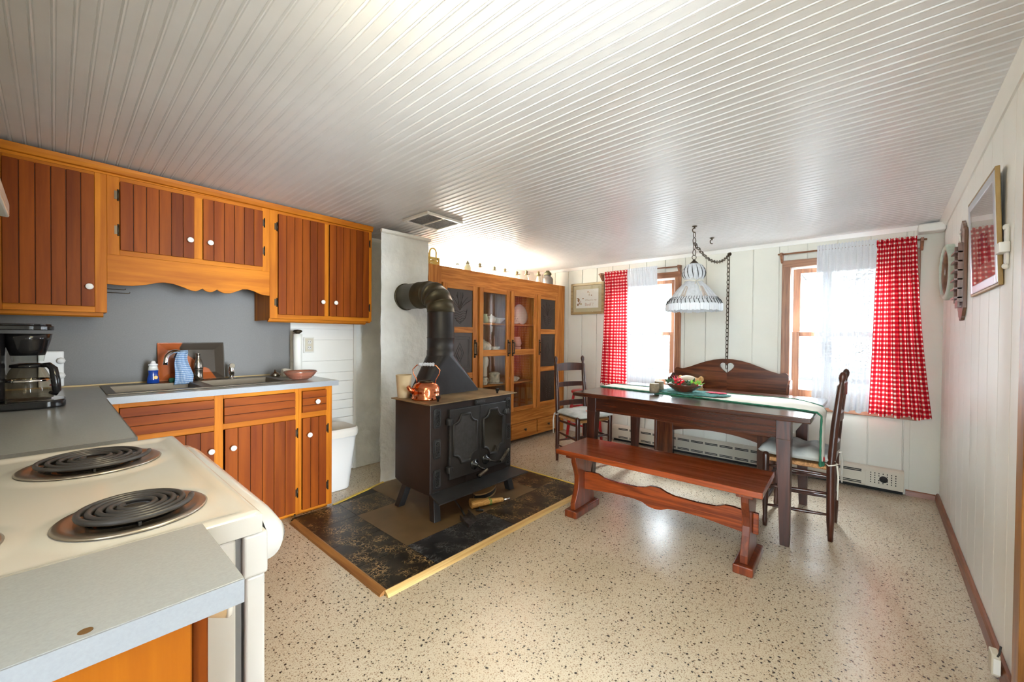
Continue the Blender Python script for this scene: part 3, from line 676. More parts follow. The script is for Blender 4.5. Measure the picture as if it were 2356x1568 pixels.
for i in range(9): rk.tube([(.69+i*.043, 3.08, .862), (.69+i*.043, 3.40, .862)], .003, 6)
for y in (3.08, 3.40): rk.tube([(.69, y, .862), (1.034, y, .862)], .003, 6)
for x in (.70, 1.02):
    for y in (3.09, 3.39): rk.tube([(x, y, .862), (x, y, .764)], .003, 6)
tag(obj('dish_rack', rk, M['chrome']), 'low wire rack inside the right bowl of the sink', 'rack')
# faucet
fa = thing('faucet', 'arched chrome faucet at the back of the sink with a cloth over it', 'faucet', (.585, 3.475, .916))
f = MB(); f.lathe([(.030, .9165), (.028, .925), (.017, .932), (.015, .96), (.013, .965)], (.585, 3.475, 0), 20); obj('base', f, M['chrome'], fa)
f = MB(); pth = [(.585, 3.475, .96), (.585, 3.475, 1.06)] + [(.585-.055*(1-cos(a)), 3.475-.045*(1-cos(a)), 1.06+.06*sin(a)) for a in [pi*k/10 for k in range(1, 10)]] + [(.475, 3.385, 1.055), (.472, 3.383, 1.035)]
f.tube(pth, .0125, 12); obj('spout', f, M['chrome'], fa)
f = MB(); f.bar((.605, 3.45, .985), (.655, 3.40, .925), .022, .014); obj('handle', f, M['bronze'], fa, .005)
sp = thing('sink_sprayer', 'chrome side spray head on the sink rim right of the faucet', 'sprayer', (.855, 3.475, .916))
f = MB(); f.lathe([(.026, .9165), (.024, .922), (.014, .926), (.012, .932)], (.855, 3.475, 0), 20); obj('collar', f, M['chrome'], sp)
f = MB(); f.lathe([(.011, .932), (.017, .95), (.019, .975), (.015, .995), (.016, 1.012), (.012, 1.02), (.0001, 1.022)], (.855, 3.475, 0), 20); f.lathe([(.017, 0), (.018, .012), (.014, .016), (.0001, .017)], (.855, 3.458, 1.008), 18, 'y'); f.v = f.v; obj('head', f, M['chrome'], sp)
pm = thing('pepper_mill', 'tall pewter bottle shaped mill behind the draped cloth', 'mill', (.665, 3.50, .916))
f = MB(); f.lathe([(.030, .9165), (.031, .922), (.027, .927), (.026, .985), (.0275, .988), (.0275, .993)], (.665, 3.50, 0), 26); obj('body', f, M['pewter'], pm)
f = MB(); f.lathe([(.027, .9935), (.0285, .998), (.027, 1.012), (.026, 1.03), (.019, 1.055), (.0125, 1.072), (.0115, 1.088), (.015, 1.096), (.0155, 1.10), (.011, 1.104), (.0001, 1.104)], (.665, 3.50, 0), 26); obj('neck', f, M['pewter'], pm)
# cloth hanging over the faucet
def drape(u, v):
    # u across, v along: front flap, over the spout, short back flap
    w_ = .05 + .05*min(1, abs(v-.72)*1.9)
    x = .566 + (u-.5)*w_*.95 + .007*sin(v*9)
    if v < .70: z = .905 + (v/.70)*.205; y = 3.425 - .030*(1-v/.70) + .008*sin(u*9+v*3)
    else: s_ = (v-.70)/.30; z = 1.110 + .020*sin(s_*pi*.8) - .075*max(0, s_-.35); y = 3.425 + .075*s_ + .005*sin(u*9)
    return (x, y, max(z, .925) if y > 3.43 else z)
cl = MB(); cl.grid(drape, 24, 40, True, lambda u, v: (u, v))
tag(obj('dish_cloth', cl, M['stripe'], solid=.003), 'blue and white checked cloth hung over the faucet', 'cloth')
pd = MB(); pd.box(.50, .585, 3.445, 3.47, .9165, .945); tag(obj('scouring_pad', pd, M['green_pad'], bevel=.008), 'dark green pad lying on the back rim of the sink', 'scourer')
sb = thing('soap_bottle', 'blue dish soap bottle standing at the back of the left sink bowl', 'bottle', (.424, 3.462, .916))
f = MB(); f.lathe([(.026, .9165), (.032, .92), (.030, .945), (.023, .975), (.026, 1.0)], (.424, 3.462, 0), 22, sy=.7); obj('body', f, M['soap'], sb)
f = MB(); f.lathe([(.026, 1.0003), (.022, 1.022), (.021, 1.03)], (.424, 3.462, 0), 22, sy=.7); obj('shoulder', f, M['soap_cap'], sb)
f = MB(); f.lathe([(.024, 1.0305), (.024, 1.040), (.014, 1.043), (.011, 1.055), (.006, 1.060), (.0001, 1.061)], (.424, 3.462, 0), 18); obj('cap', f, M['plastic_white'], sb)
f = MB(); f.lathe([(.010, 0), (.011, .001), (.0001, .0015)], (.434, 3.4385, .955), 14, 'y'); obj('sticker', f, plain('yellow_sticker', (.75,.42,.03), .4), sb)
# platter leaning on the backsplash
pl = MB(); W, H_, D = .375, .262, .022
outer = [(-W/2, 0), (W/2, 0), (W/2, H_), (-W/2, H_)]; inner = [(-W/2+.055, .05), (W/2-.055, .05), (W/2-.055, H_-.05), (-W/2+.055, H_-.05)]
vs = [(p[0], 0, p[1]) for p in outer] + [(p[0], D, p[1]) for p in inner] + [(p[0], .012, p[1]) for p in outer] + [(p[0], D+.010, p[1]) for p in inner]
fs = [(i, (i+1) % 4, 4+(i+1) % 4, 4+i) for i in range(4)] + [(4,5,6,7)] + [(8+i, 12+i, 12+(i+1) % 4, 8+(i+1) % 4) for i in range(4)] + [(15,14,13,12)] + [(i, 8+i, 8+(i+1) % 4, (i+1) % 4) for i in range(4)]
pl.add(vs, fs)
o = obj('platter', pl, M['platter'], None, .006, local=True, seg=3); o.location = (.648, 3.548, .9175); o.rotation_euler = (rad(-11), 0, 0)
tag(o, 'rectangular orange and dark brown glazed platter leaning against the backsplash', 'platter')
bw = MB(); ri = []
prf = [(.040, .9115), (.046, .914), (.075, .935), (.092, .962), (.096, .975), (.092, .977), (.088, .962), (.070, .936), (.045, .919), (.0001, .918)]
bw.lathe(prf, (1.185, 3.10, 0), 44, sx=1.15, sy=.9); ob = obj('glass_bowl', bw, M['pink_glass'])
tag(ob, 'pink pressed glass bowl on the right end of the grey counter', 'bowl')
rg = MB()
for k in range(5): z = .926+.010*k; r_ = .063+.0078*k; rg.tube([(1.185+1.15*(r_+.002)*cos(a), 3.10+.9*(r_+.002)*sin(a), z) for a in [2*pi*i/44 for i in range(44)]], .0022, 6, True)
obj('ribs', rg, M['pink_glass'], ob)
ph = thing('paper_towel_holder', 'thin white paper towel roll on a chrome topped holder behind the pink bowl', 'holder', (1.315, 3.50, .9105))
f = MB(); f.lathe([(.065, .9108), (.065, .918), (.02, .922)], (1.315, 3.50, 0), 26); obj('base', f, M['chrome'], ph)
f = MB(); f.lathe([(.031, .9225), (.033, .925), (.031, 1.05), (.034, 1.18), (.033, 1.240), (.012, 1.241)], (1.315, 3.50, 0), 22); obj('paper_roll', f, M['paper'], ph)
f = MB(); f.lathe([(.012, 1.2415), (.018, 1.245), (.031, 1.257), (.036, 1.263), (.026, 1.273), (.0001, 1.276)], (1.315, 3.50, 0), 24); obj('finial', f, M['bronze'], ph)
sd = MB(); sd.lathe([(.032, .9108), (.035, .916), (.033, .932), (.022, .945), (.008, .950), (.004, .965), (.0001, .966)], (1.135, 3.46, 0), 22); tag(obj('metal_lid_dish', sd, M['pewter']), 'small dark metal dish behind the pink bowl', 'dish')
sd = MB(); sd.lathe([(.030, 0), (.034, .02), (.026, .06), (.018, .07), (.0001, .072)], (1.165, 3.40, .942), 20, 'x'); tag(obj('cream_cup', sd, M['plate_white']), 'cream cup lying on its side behind the pink bowl', 'cup')
# wall socket, dials, hooks
so = thing('wall_socket', 'cream double power socket on the white boards above the counter end', 'socket', (1.448, YL, 1.148))
f = MB(); f.box(1.405, 1.491, YL-.0145, YL-.0135+.013, 1.082, 1.214); obj('back_box', f, M['white_trim'], so, .003)
f = MB(); f.box(1.414, 1.482, YL-.019, YL-.0148, 1.092, 1.204); fp = obj('face_plate', f, M['beige'], so, .002)
for z in (1.172, 1.124):
    f = MB(); f.lathe([(.0001, 0), (.016, 0), (.017, .002)], (1.448, YL-.0225, z), 18, 'y'); rc = obj('outlet', f, M['white_trim'], so)
    each('slot', [(1.440, 1.443, YL-.0232, YL-.0226, z-.002, z+.008), (1.453, 1.456, YL-.0232, YL-.0226, z-.002, z+.008), (1.4465, 1.4495, YL-.0232, YL-.0226, z-.010, z-.006)], M['dark_slot'], rc)
dl = thing('dial_timer', 'white panel with two octagonal knobs behind the coffee maker', 'timer', (0, 3.58, .92))
f = MB(); f.box(-.060, .040, 3.570, 3.600, .920, 1.128); obj('panel', f, M['plastic_white'], dl, .006)
for z in (1.072, .985):
    f = MB(); f.lathe([(.020, 0), (.020, -.004), (.014, -.005), (.0165, -.030), (.015, -.034), (.0001, -.034)], (.027, 3.5695, z), 8, 'y'); obj('knob', f, M['plastic_white'], dl)
f = MB(); f.ball((-.012, 3.567, .932), .006, 10, 6); obj('indicator_light', f, M['red_paint'], dl)
th = MB()
for z, y, l in ((1.497, 3.39, .085), (1.472, 3.33, .098)): th.tube([(.204, y, z), (.204+l-.006, y, z), (.204+l, y, z+.002), (.204+l+.002, y, z+.008)], .0025, 8)
th.box(.2036, .206, 3.31, 3.42, 1.462, 1.505); tag(obj('towel_prongs', th, M['bronze']), 'two thin wire towel prongs on the side of the tall wall cabinet', 'rack')

# coffee maker
cm = thing('coffee_maker', 'black drip coffee maker with glass carafe at the left edge of the counter', 'coffee maker', (-.10, 2.745, .911))
def rrect(x0, x1, y0, y1, r, n=10):
    o = []
    for cx, cy, a in ((x1-r, y0+r, -pi/2), (x1-r, y1-r, 0), (x0+r, y1-r, pi/2), (x0+r, y0+r, pi)): o += [(cx+r*cos(a+pi/2*k/n), cy+r*sin(a+pi/2*k/n)) for k in range(n+1)]
    return o
f = MB(); f.prism(rrect(-.27, .036, 2.655, 2.835, .055), .912, .945, 'xy'); obj('base', f, M['black_gloss'], cm, .006)
f = MB(); f.prism(rrect(-.27, -.135, 2.660, 2.830, .05), .9455, 1.232, 'xy'); obj('tower', f, M['black_gloss'], cm, .006)
f = MB(); f.prism(rrect(-.275, .002, 2.655, 2.835, .07), 1.247, 1.266, 'xy'); f.prism(rrect(-.26, -.005, 2.665, 2.825, .06), 1.266, 1.274, 'xy'); f.box(-.25, -.20, 2.70, 2.80, 1.230, 1.248); obj('lid', f, M['black_gloss'], cm, .003)
f = MB(); f.lathe([(.050, 1.138), (.058, 1.165), (.068, 1.205), (.072, 1.232), (.068, 1.232)], (-.075, 2.745, 0), 30); obj('filter_basket', f, M['black_gloss'], cm)
f = MB(); f.lathe([(.046, 1.112), (.050, 1.1375)], (-.075, 2.745, 0), 28, caps=False); obj('basket_window', f, M['jar_glass'], cm)
f = MB(); f.lathe([(.055, .9465), (.074, .952), (.078, .985), (.070, 1.03), (.052, 1.075), (.046, 1.085)], (-.075, 2.745, 0), 32, caps=False); ca = obj('carafe', f, thin_glass('smoky_carafe_glass', (.66,.62,.54)), cm)
f = MB(); f.lathe([(.0705, 1.026), (.0725, 1.029), (.0695, 1.036), (.068, 1.036)], (-.075, 2.745, 0), 32, caps=False); obj('carafe_band', f, M['chrome'], ca)
f = MB(); f.lathe([(.048, 1.0855), (.053, 1.088), (.052, 1.098), (.03, 1.104), (.0001, 1.105)], (-.075, 2.745, 0), 28); obj('carafe_lid', f, M['black_gloss'], ca)
f = MB(); a = Vector((.80, -.60, 0)); c0 = Vector((-.075, 2.745, 0))
pth = [c0+a*.048+Vector((0,0,1.094)), c0+a*.075+Vector((0,0,1.096)), c0+a*.092+Vector((0,0,1.080)), c0+a*.100+Vector((0,0,1.03)), c0+a*.104+Vector((0,0,.985)), c0+a*.098+Vector((0,0,.972)), c0+a*.079+Vector((0,0,.975))]
f.tube(pth, [.009, .012, .014, .015, .014, .011, .007], 12); obj('carafe_handle', f, M['black_gloss'], ca)
f = MB(); f.lathe([(.0001, .9452), (.066, .9452), (.068, .9462)], (-.075, 2.745, 0), 30); obj('warming_plate', f, M['steel'], cm)

# range
rg = thing('electric_range', 'almond enamel coil cooktop range in the left foreground', 'range', (-.1, 1.23, 0))
x0, x1, y0, y1 = -.44, .266, .877, 1.741
f = MB(); f.box(x0, .224, y0+.004, y1-.004, .002, .858); obj('body', f, M['enamel'], rg, .004)
# cooktop: raised rim, sunken deck with four round openings
RIM, DECK = .9005, .8935
BUR = [(.068, 1.522, .125), (.102, 1.046, .100), (-.265, 1.522, .095), (-.165, 1.068, .100)]
f = MB(); f.box(x0, x1, y0, y1, .860, .876)
def deck(u, v):
    x = x0+(x1-x0)*u; y = y0+(y1-y0)*v; d = min(x1-x, y-y0, y1-y, (x-x0)+.02)
    z = DECK + (RIM-DECK)*max(0, min(1, 1-(d-.022)/.022)) if d > .022 else RIM
    if d < .008: z = RIM - .006*(1-d/.008)**2
    for bx, by, br in BUR:
        q = math.hypot(x-bx, y-by)
        if q < br+.035: z += .004*max(0, min(1, (br+.035-q)/.03))
    return (x, y, z)
f.grid(deck, 92, 108)
f.add([(x0,y0,.876),(x1,y0,.876),(x1,y1,.876),(x0,y1,.876),(x0,y0,.8945),(x1,y0,.8945),(x1,y1,.8945),(x0,y1,.8945)], [(0,1,5,4),(1,2,6,5),(2,3,7,6),(3,0,4,7)])
top = obj('cooktop', f, M['enamel'], rg)
for bx, by, br in BUR:
    zb = DECK+.004
    f = MB(); f.lathe([(br+.010, zb+.0015), (br+.006, zb+.0045), (br-.004, zb+.005), (br-.010, zb+.003), (br-.018, zb+.0015), (.0001, zb+.0012)], (bx, by, 0), 56); bu = obj('drip_pan', f, M['drip'], rg)
    f = MB(); f.lathe([(br-.030, zb+.0024), (br-.031, zb+.0026), (.0001, zb+.0026)], (bx, by, 0), 40); obj('pan_opening', f, M['black_glass'], bu)
    f = MB(); turns = 4.6 if br > .09 else 3.8; N = int(turns*40); pth = []
    for i in range(N+1):
        a = 2*pi*turns*i/N; r_ = .020 + (br-.036)*i/N; pth.append((bx+r_*cos(a+2.4), by+r_*sin(a+2.4), zb+.016))
    f.tube(pth, .0052, 8); obj('heating_coil', f, M['coil'], bu)
    f = MB()
    for k in range(3): a = 2*pi*k/3+.5; f.bar((bx, by, zb+.0075), (bx+(br-.014)*cos(a), by+(br-.014)*sin(a), zb+.0075), .004, .007)
    f.lathe([(.017, zb+.008), (.017, zb+.0145), (.0001, zb+.0150)], (bx, by, 0), 16); obj('coil_support', f, M['black_matte'], bu)
f = MB(); f.box(.238, .272, y0+.003, y1-.003, .13, .778); f.box(.234, .276, y0-.001, y1+.001, .778, .8595); dr = obj('oven_door', f, M['enamel_white'], rg, .005, seg=3)
f = MB(); f.box(.2245, .2337, y0+.01, y1-.01, .13, .855); obj('door_gasket', f, plain('grey_gasket', (.20,.20,.21), .5), rg)
f = MB(); out = []
for k in range(13):
    a = pi*k/12; out.append((.264+.050*sin(a), .830+.052*cos(a)))
# a bulbous full width pull: half round section swelling from both ends
ks = [(y0+.01, .55), (y0+.045, .9), (y0+.12, 1), ((y0+y1)/2, 1), (y1-.12, 1), (y1-.045, .9), (y1-.01, .55)]
vs = []
for yy, k in ks: vs += [(.2765+(px-.264)*k, yy, .826+(pz-.830)*k) for px, pz in out]
m_ = len(out); fs = [(i*m_+j, i*m_+j+1, (i+1)*m_+j+1, (i+1)*m_+j) for i in range(len(ks)-1) for j in range(m_-1)] + [tuple(range(m_)), tuple((len(ks)-1)*m_+j for j in reversed(range(m_)))]
f.add(vs, fs, True); obj('door_handle', f, M['enamel_white'], dr)
f = MB(); f.box(.2245, .268, y0+.004, y1-.004, .02, .125); obj('storage_drawer', f, M['enamel_white'], rg, .004)
f = MB(); f.box(-.485, -.4405, y0, y1, .002, 1.06); bgd = obj('backguard', f, M['enamel'], rg, .006)
for i in range(5):
    f = MB(); f.lathe([(.022, 0), (.020, .018), (.0001, .020)], (-.4402, y0+.12+.155*i, 1.0), 18, 'x'); obj('control_knob', f, M['black_gloss'], bgd)
hd = MB(); hd.prism([(XN+.002, 1.545), (-.0715, 1.520), (-.0715, 1.556), (-.11, 1.60), (XN+.002, 1.66)], .84, 1.60, 'xz')
ho = tag(obj('range_hood', hd, M['enamel_white'], bevel=.004), 'white range hood corner at the left edge above the cooktop', 'range hood')
f = MB(); f.box(-.45, -.12, .88, 1.56, 1.516, 1.530); obj('filter', f, M['steel'], ho)
# near counter piece and its cabinet
nt_ = MB(); nt_.box(-.495, .171, .634, .871, .879, .910); no = tag(obj('countertop', nt_, M['laminate'], bevel=.001), 'short grey countertop in the near left foreground beside the range', 'countertop')
e = MB(); e.box(-.495, .170, .6315, .6339, .8785, .9095); obj('edge_band', e, M['laminate_edge'], no)
e = MB(); e.lathe([(.0001, .9101), (.0065, .9101), (.006, .9103)], (.022, .648, 0), 14); obj('burn_mark', e, plain('brown_burn_mark', (.14,.07,.02), .5), no)
nc = thing('base_cabinet', 'honey wood cabinet under the short near countertop', 'cabinet', (-.18, .73, 0))
f = MB(); f.box(-.49, .118, .655, .868, .02, .878); f.box(-.47, .09, .66, .85, .0005, .02); obj('carcass', f, wood('honey_panel', (.42,.13,.004), (.30,.075,.002), 'z', 7, .5, .1, .2), nc, .002)
f = MB(); f.box(.1185, .136, .660, .865, .10, .865); o = obj('door', f, M['cab_door'], nc, .002)
k = MB(); k.lathe([(.0085, 0), (.0085, .006), (.018, .026)], (.1362, .700, .848), 20, 'x'); obj('knob', k, M['knob_side'], o)
k = MB(); k.lathe([(.018, .0262), (.0195, .029), (.0185, .033), (.010, .036), (.0001, .037)], (.1362, .700, .848), 20, 'x'); obj('knob_face', k, M['porcelain'], o)

# waste bin
wb = thing('waste_bin', 'white plastic waste bin with liner beside the narrow base cabinet', 'bin', (1.51, 3.28, 0))
def ring(x0, x1, y0, y1, z, r=.06): return [(p[0], p[1], z) for p in rrect(x0, x1, y0, y1, r, 6)]
def loft(mb, rings, cap0=True):
    n = len(rings[0]); vs = [p for R in rings for p in R]
    mb.add(vs, [(i*n+k, i*n+(k+1) % n, (i+1)*n+(k+1) % n, (i+1)*n+k) for i in range(len(rings)-1) for k in range(n)], True)
    if cap0: b0 = len(mb.v)-len(vs); mb.f.append(tuple(b0+k for k in range(n))); mb.sm.append(False)
f = MB(); loft(f, [ring(1.375, 1.600, 3.165, 3.40, .002), ring(1.372, 1.604, 3.162, 3.405, .01), ring(1.350, 1.655, 3.14, 3.44, .445), ring(1.356, 1.649, 3.146, 3.434, .445), ring(1.378, 1.598, 3.168, 3.398, .02)]); obj('tub', f, M['plastic_white'], wb)
f = MB(); loft(f, [ring(1.347, 1.660, 3.134, 3.446, .425), ring(1.343, 1.665, 3.130, 3.450, .455), ring(1.346, 1.661, 3.134, 3.446, .492), ring(1.355, 1.650, 3.145, 3.436, .494), ring(1.375, 1.63, 3.165, 3.41, .30), ring(1.40, 1.60, 3.19, 3.38, .10)], False); obj('liner', f, M['bag'], wb)

# ceiling vent
cv = thing('ceiling_vent', 'white framed grey vent in the ceiling near the chimney', 'vent', (2.06, 2.72, 2.16))
def zc(x, y): return ceil_z(x, y)
f = MB()
def slab(mb, a, b, c_, d_, t0, t1): mb.hexa([(x, y, zc(x, y)-t1) for x, y in ((a, c_), (b, c_), (b, d_), (a, d_))] + [(x, y, zc(x, y)-t0) for x, y in ((a, c_), (b, c_), (b, d_), (a, d_))])
for a, b_, c_, d_ in ((1.885, 1.91, 2.55, 2.885), (2.215, 2.24, 2.55, 2.885), (1.911, 2.214, 2.55, 2.575), (1.911, 2.214, 2.86, 2.885), (2.058, 2.068, 2.576, 2.859)): slab(f, a, b_, c_, d_, .0045, .022)
obj('frame', f, M['white_trim'], cv, .002)
for a, b_ in ((1.9105, 2.0575), (2.0685, 2.2145)):
    f = MB(); slab(f, a, b_, 2.5755, 2.8595, .0045, .012)
    for k in range(10): slab(f, a+.005+k*.0142, a+.008+k*.0142, 2.577, 2.858, .0119, .015)
    obj('grille', f, plain('grey_dusty_grille', (.26,.26,.27), .6, noise=.3, nscale=60), cv)

# ---------------------------------------------------------------- wood stove
st = thing('wood_stove', 'black cast iron wood stove with two arched doors on the hearth pad', 'stove', (2.06, 2.43, .011))
SX0, SX1, SY0, SY1, SZ0, SZ1 = 1.658, 2.460, 2.20, 2.615, .168, .774
f = MB(); f.prism([(SY0, SZ0), (SY1-.10, SZ0), (SY1, SZ0+.03), (SY1, SZ1), (SY0, SZ1)], SX0, SX1, 'yz'); obj('body', f, M['iron_rust'], st, .004)
f = MB(); f.prism([(SX0-.022, SY0-.022), (SX1+.05, SY0-.022), (SX1+.022, SY1+.022), (SX0-.022, SY1+.022)], SZ1+.0005, SZ1+.009, 'xy'); obj('top_plate', f, M['iron_top'], st, .002)
TZ = SZ1+.009
for kx, ky in ((1.762, 2.252), (2.345, 2.245)):
    f = MB(); f.lathe([(.008, 0), (.008, .012), (.014, .022), (.017, .036), (.018, .040), (.0001, .041)], (kx, ky, TZ+.0003), 16); obj('lid_knob', f, M['black_gloss'], st)
f = MB(); f.hexa([(SX0-.035,2.055,.158),(SX1+.045,2.055,.158),(SX1,SY0-.001,.176),(SX0,SY0-.001,.176),(SX0-.035,2.055,.166),(SX1+.045,2.055,.166),(SX1,SY0-.001,.184),(SX0,SY0-.001,.184)]); obj('ash_lip', f, M['iron'], st, .001)
for x, y, dx, dy in ((SX0+.05, SY0+.02, -.03, -.055), (SX1-.05, SY0+.02, .03, -.03), (SX0+.03, SY1-.12, -.03, .06), (SX1-.05, SY1-.12, .03, .06)):
    f = MB(); p0, p1 = Vector((x, y, SZ0+.02)), Vector((x+dx, y+dy, .0115)); h = .026
    f.hexa([p1+Vector(q) for q in ((-h,-h,0),(h,-h,0),(h,h,0),(-h,h,0))] + [p0+Vector(q) for q in ((-h,-h,0),(h,-h,0),(h,h,0),(-h,h,0))]); obj('leg', f, M['iron'], st, .002)
# doors
def arch_outline(x0, x1, z0, z1):
    w = x1-x0; h = z1-z0; c = .62; cut = w*.30; dz = h*.18; o = []
    # clockwise from lower left shoulder; shoulders scooped by quarter circles
    def scoop(cx, cz, a0, a1): return [(cx+cut*cos(a0+(a1-a0)*k/6), cz+dz*sin(a0+(a1-a0)*k/6)) for k in range(7)]
    o += scoop(x0, z0, pi/2, 0); o += scoop(x1, z0, pi, pi/2); o += scoop(x1, z1, -pi/2, -pi); o += scoop(x0, z1, 0, -pi/2)
    return o
for i, (dx0, dx1) in enumerate(((1.806, 2.0905), (2.0925, 2.372))):
    f = MB(); f.prism([(dx0, .243), (dx1, .243), (dx1, .728), (dx0, .728)], SY0-.024, SY0-.0005, 'xz'); d = obj('door', f, M['iron'], st, .004)
    ol = arch_outline(dx0+.034, dx1-.034, .345, .685)
    f = MB(); f.tube([(a, SY0-.026, b) for a, b in ol], .0085, 8, True); ol2 = [((a-(dx0+dx1)/2)*.93+(dx0+dx1)/2, (b-.515)*.95+.515) for a, b in ol]; f.tube([(a, SY0-.024, b) for a, b in ol2], .005, 8, True); obj('arched_moulding', f, M['iron'], d)
    f = MB(); f.prism(ol2, SY0-.0262, SY0-.0245, 'xz'); obj('pane', f, M['pane_dark'] if i else plain('matt_grey_infill', (.045,.045,.048), .45, nscale=40, noise=.3), d)
    hx = dx0-.006 if i == 0 else dx1+.006
    for z in (.648, .318):
        f = MB(); f.cyl((hx, SY0-.024, z-.022), (hx, SY0-.024, z+.022), .022, n=18); f.box(hx-.02, hx+.035, SY0-.036, SY0-.026, z-.012, z+.012) if i == 0 else f.box(hx-.035, hx+.02, SY0-.036, SY0-.026, z-.012, z+.012); obj('hinge', f, M['iron'], d, .003)
    cx, cz = (2.036, .305) if i == 0 else (2.152, .318)
    f = MB(); f.lathe([(.038, 0), (.038, -.006), (.016, -.010), (.012, -.035), (.0001, -.037)], (cx, SY0-.0245, cz), 20, 'y')
    if i == 0: pth = [(cx, SY0-.06, cz), (cx+.03, SY0-.075, cz-.03), (cx+.075, SY0-.085, cz-.042)]; ge = (cx-.02, SY0-.10, cz-.062)
    else: pth = [(cx, SY0-.06, cz), (cx+.055, SY0-.075, cz-.022), (cx+.10, SY0-.085, cz-.028)]; ge = (cx+.175, SY0-.10, cz+.055)
    f.tube(pth, .0075, 8); h = obj('handle', f, M['black_gloss'], d)
    f = MB(); a, b = Vector(pth[-1]), Vector(ge)
    if i == 0: a = Vector((cx+.075, SY0-.085, cz-.042))
    N = 60; hel = []
    ax = (b-a).normalized(); e1 = ax.cross(Vector((0,0,1))).normalized(); e2 = ax.cross(e1)
    for k in range(N*10+1): t = k/(N*10); hel.append(a+(b-a)*t + (e1*cos(2*pi*t*16)+e2*sin(2*pi*t*16))*.0085)
    f.tube(hel[::3], .0026, 5); obj('spring_grip', f, M['steel'], h)
for vx in (1.713, 2.418):
    for vz in (.680, .474, .270):
        w_, h_ = .031, .066; cc = .010
        oct_ = [(vx-w_+cc, vz-h_), (vx+w_-cc, vz-h_), (vx+w_, vz-h_+cc), (vx+w_, vz+h_-cc), (vx+w_-cc, vz+h_), (vx-w_+cc, vz+h_), (vx-w_, vz+h_-cc), (vx-w_, vz-h_+cc)]
        f = MB(); f.prism(oct_, SY0-.008, SY0-.0005, 'xz'); v_ = obj('vent', f, M['iron'], st, .002)
        f = MB(); f.box(vx-.018, vx+.018, SY0-.0086, SY0-.0081, vz-.050, vz+.050); obj('vent_opening', f, M['dark_slot'], v_)
        f = MB()
        for k in range(-3, 9):
            for sgn in (1, -1):
                za = vz-.050+k*.017; zb = za+.034
                if za < vz-.052 or zb > vz+.052: continue
                f.bar((vx-.018*sgn, SY0-.0105, za), (vx+.018*sgn, SY0-.0105, zb), .004, .003)
        f.tube([(a, SY0-.010, b) for a, b in [(vx+(p[0]-vx)*.66, vz+(p[1]-vz)*.80) for p in oct_]], .0035, 6, True); obj('lattice', f, M['iron'], v_)
np_ = MB(); np_.prism([(2.052,.742),(2.058,.735),(2.150,.735),(2.156,.742),(2.156,.762),(2.150,.769),(2.058,.769),(2.052,.762)], SY0-.016, SY0-.0005, 'xz'); npo = obj('name_plate', np_, M['iron'], st, .002)
f = MB()
for k in range(6): f.box(2.066+k*.0135, 2.074+k*.0135, SY0-.0175, SY0-.0162, .745, .759)
obj('raised_marks', f, plain('worn_iron_highlight', (.11,.11,.12), .35, metal=.5), npo)
f = MB(); f.box(1.97, 2.16, SY0-.006, SY0-.0005, .188, .236); ds = obj('draft_slide', f, M['iron_rust'], st, .002)
f = MB(); f.lathe([(.010, 0), (.010, -.012), (.018, -.016), (.018, -.028), (.0001, -.030)], (2.085, SY0-.0062, .210), 18, 'y'); obj('draft_knob', f, M['black_gloss'], ds)

# stove pipe with pyramid hood
PX, PY, PR = 2.050, 2.590, .108
pp = thing('stovepipe', 'black stovepipe with pyramid hood bending into the white chimney', 'stovepipe', (PX, PY, TZ+.0005))
f = MB(); zb = TZ+.0008; hz = 1.085; hx0, hx1, hy0, hy1 = 1.775, 2.365, 2.490, 2.620
base = [(hx0, hy0, zb), (hx1, hy0, zb), (hx1, hy1, zb), (hx0, hy1, zb)]
n = 32; topc = [(PX+PR*cos(2*pi*k/n-3*pi/4), PY+PR*sin(2*pi*k/n-3*pi/4), hz) for k in range(n)]
lip = [(p[0], p[1], zb+.012) for p in base]
f.add(base+lip, [(i, (i+1) % 4, 4+(i+1) % 4, 4+i) for i in range(4)])
vs = lip + topc; fs = []
for s_ in range(4):   # face between corner s_ and s_+1 gets the top points centred on it; corners fan
    a, b_ = s_, (s_+1) % 4; k0 = s_*8
    pts = [4+(k0+k) % n for k in range(0, 9)]
    mid = pts[4]
    for k in range(8):
        if k < 4: fs.append((a, pts[k+1], pts[k])) if k < 4 else None
        else: fs.append((b_, pts[k+1], pts[k]))
    fs.append((a, b_, mid))
f.add(vs, fs); obj('hood', f, M['pipe'], pp)
f = MB(); f.lathe([(PR+.001, hz-.005), (PR+.001, hz+.035), (PR-.002, hz+.038), (PR-.002, 1.215), (PR+.001, 1.218), (PR+.001, 1.222), (PR-.002, 1.225), (PR-.002, 1.421)], (PX, PY, 0), 36, caps=False); obj('vertical_pipe', f, M['pipe'], pp)
f = MB()
# four-piece elbow
EZ = 1.572; RB = .150
def ring_at(a, r): # a = 0 horizontal opening plane normal z ; pi/2 normal +y
    c = Vector((PX, PY+RB-RB*cos(a), EZ-RB+RB*sin(a))); t = Vector((0, sin(a), cos(a))); u = Vector((1,0,0)); v = t.cross(u)
    return [c+(u*cos(2*pi*k/36)+v*sin(2*pi*k/36))*r for k in range(36)]
for i in range(4):
    a0, a1 = i*pi/8, (i+1)*pi/8; m0, m1 = a0+.012, a1-.012
    A = [ring_at(a0, PR+.003), ring_at(m0, PR+.003), ring_at(m0, PR), ring_at(m1, PR), ring_at(m1, PR+.003), ring_at(a1, PR+.003)]
    loft(f, A, False)
obj('elbow', f, M['pipe_warm'], pp)
f = MB(); f.lathe([(PR, 0), (PR+.002, .003), (PR+.002, .12), (PR+.004, .122), (PR+.004, .132), (PR, .134), (PR, .338)], (PX, PY+RB, EZ), 36, 'y', caps=False); obj('horizontal_pipe', f, M['pipe_warm'], pp)
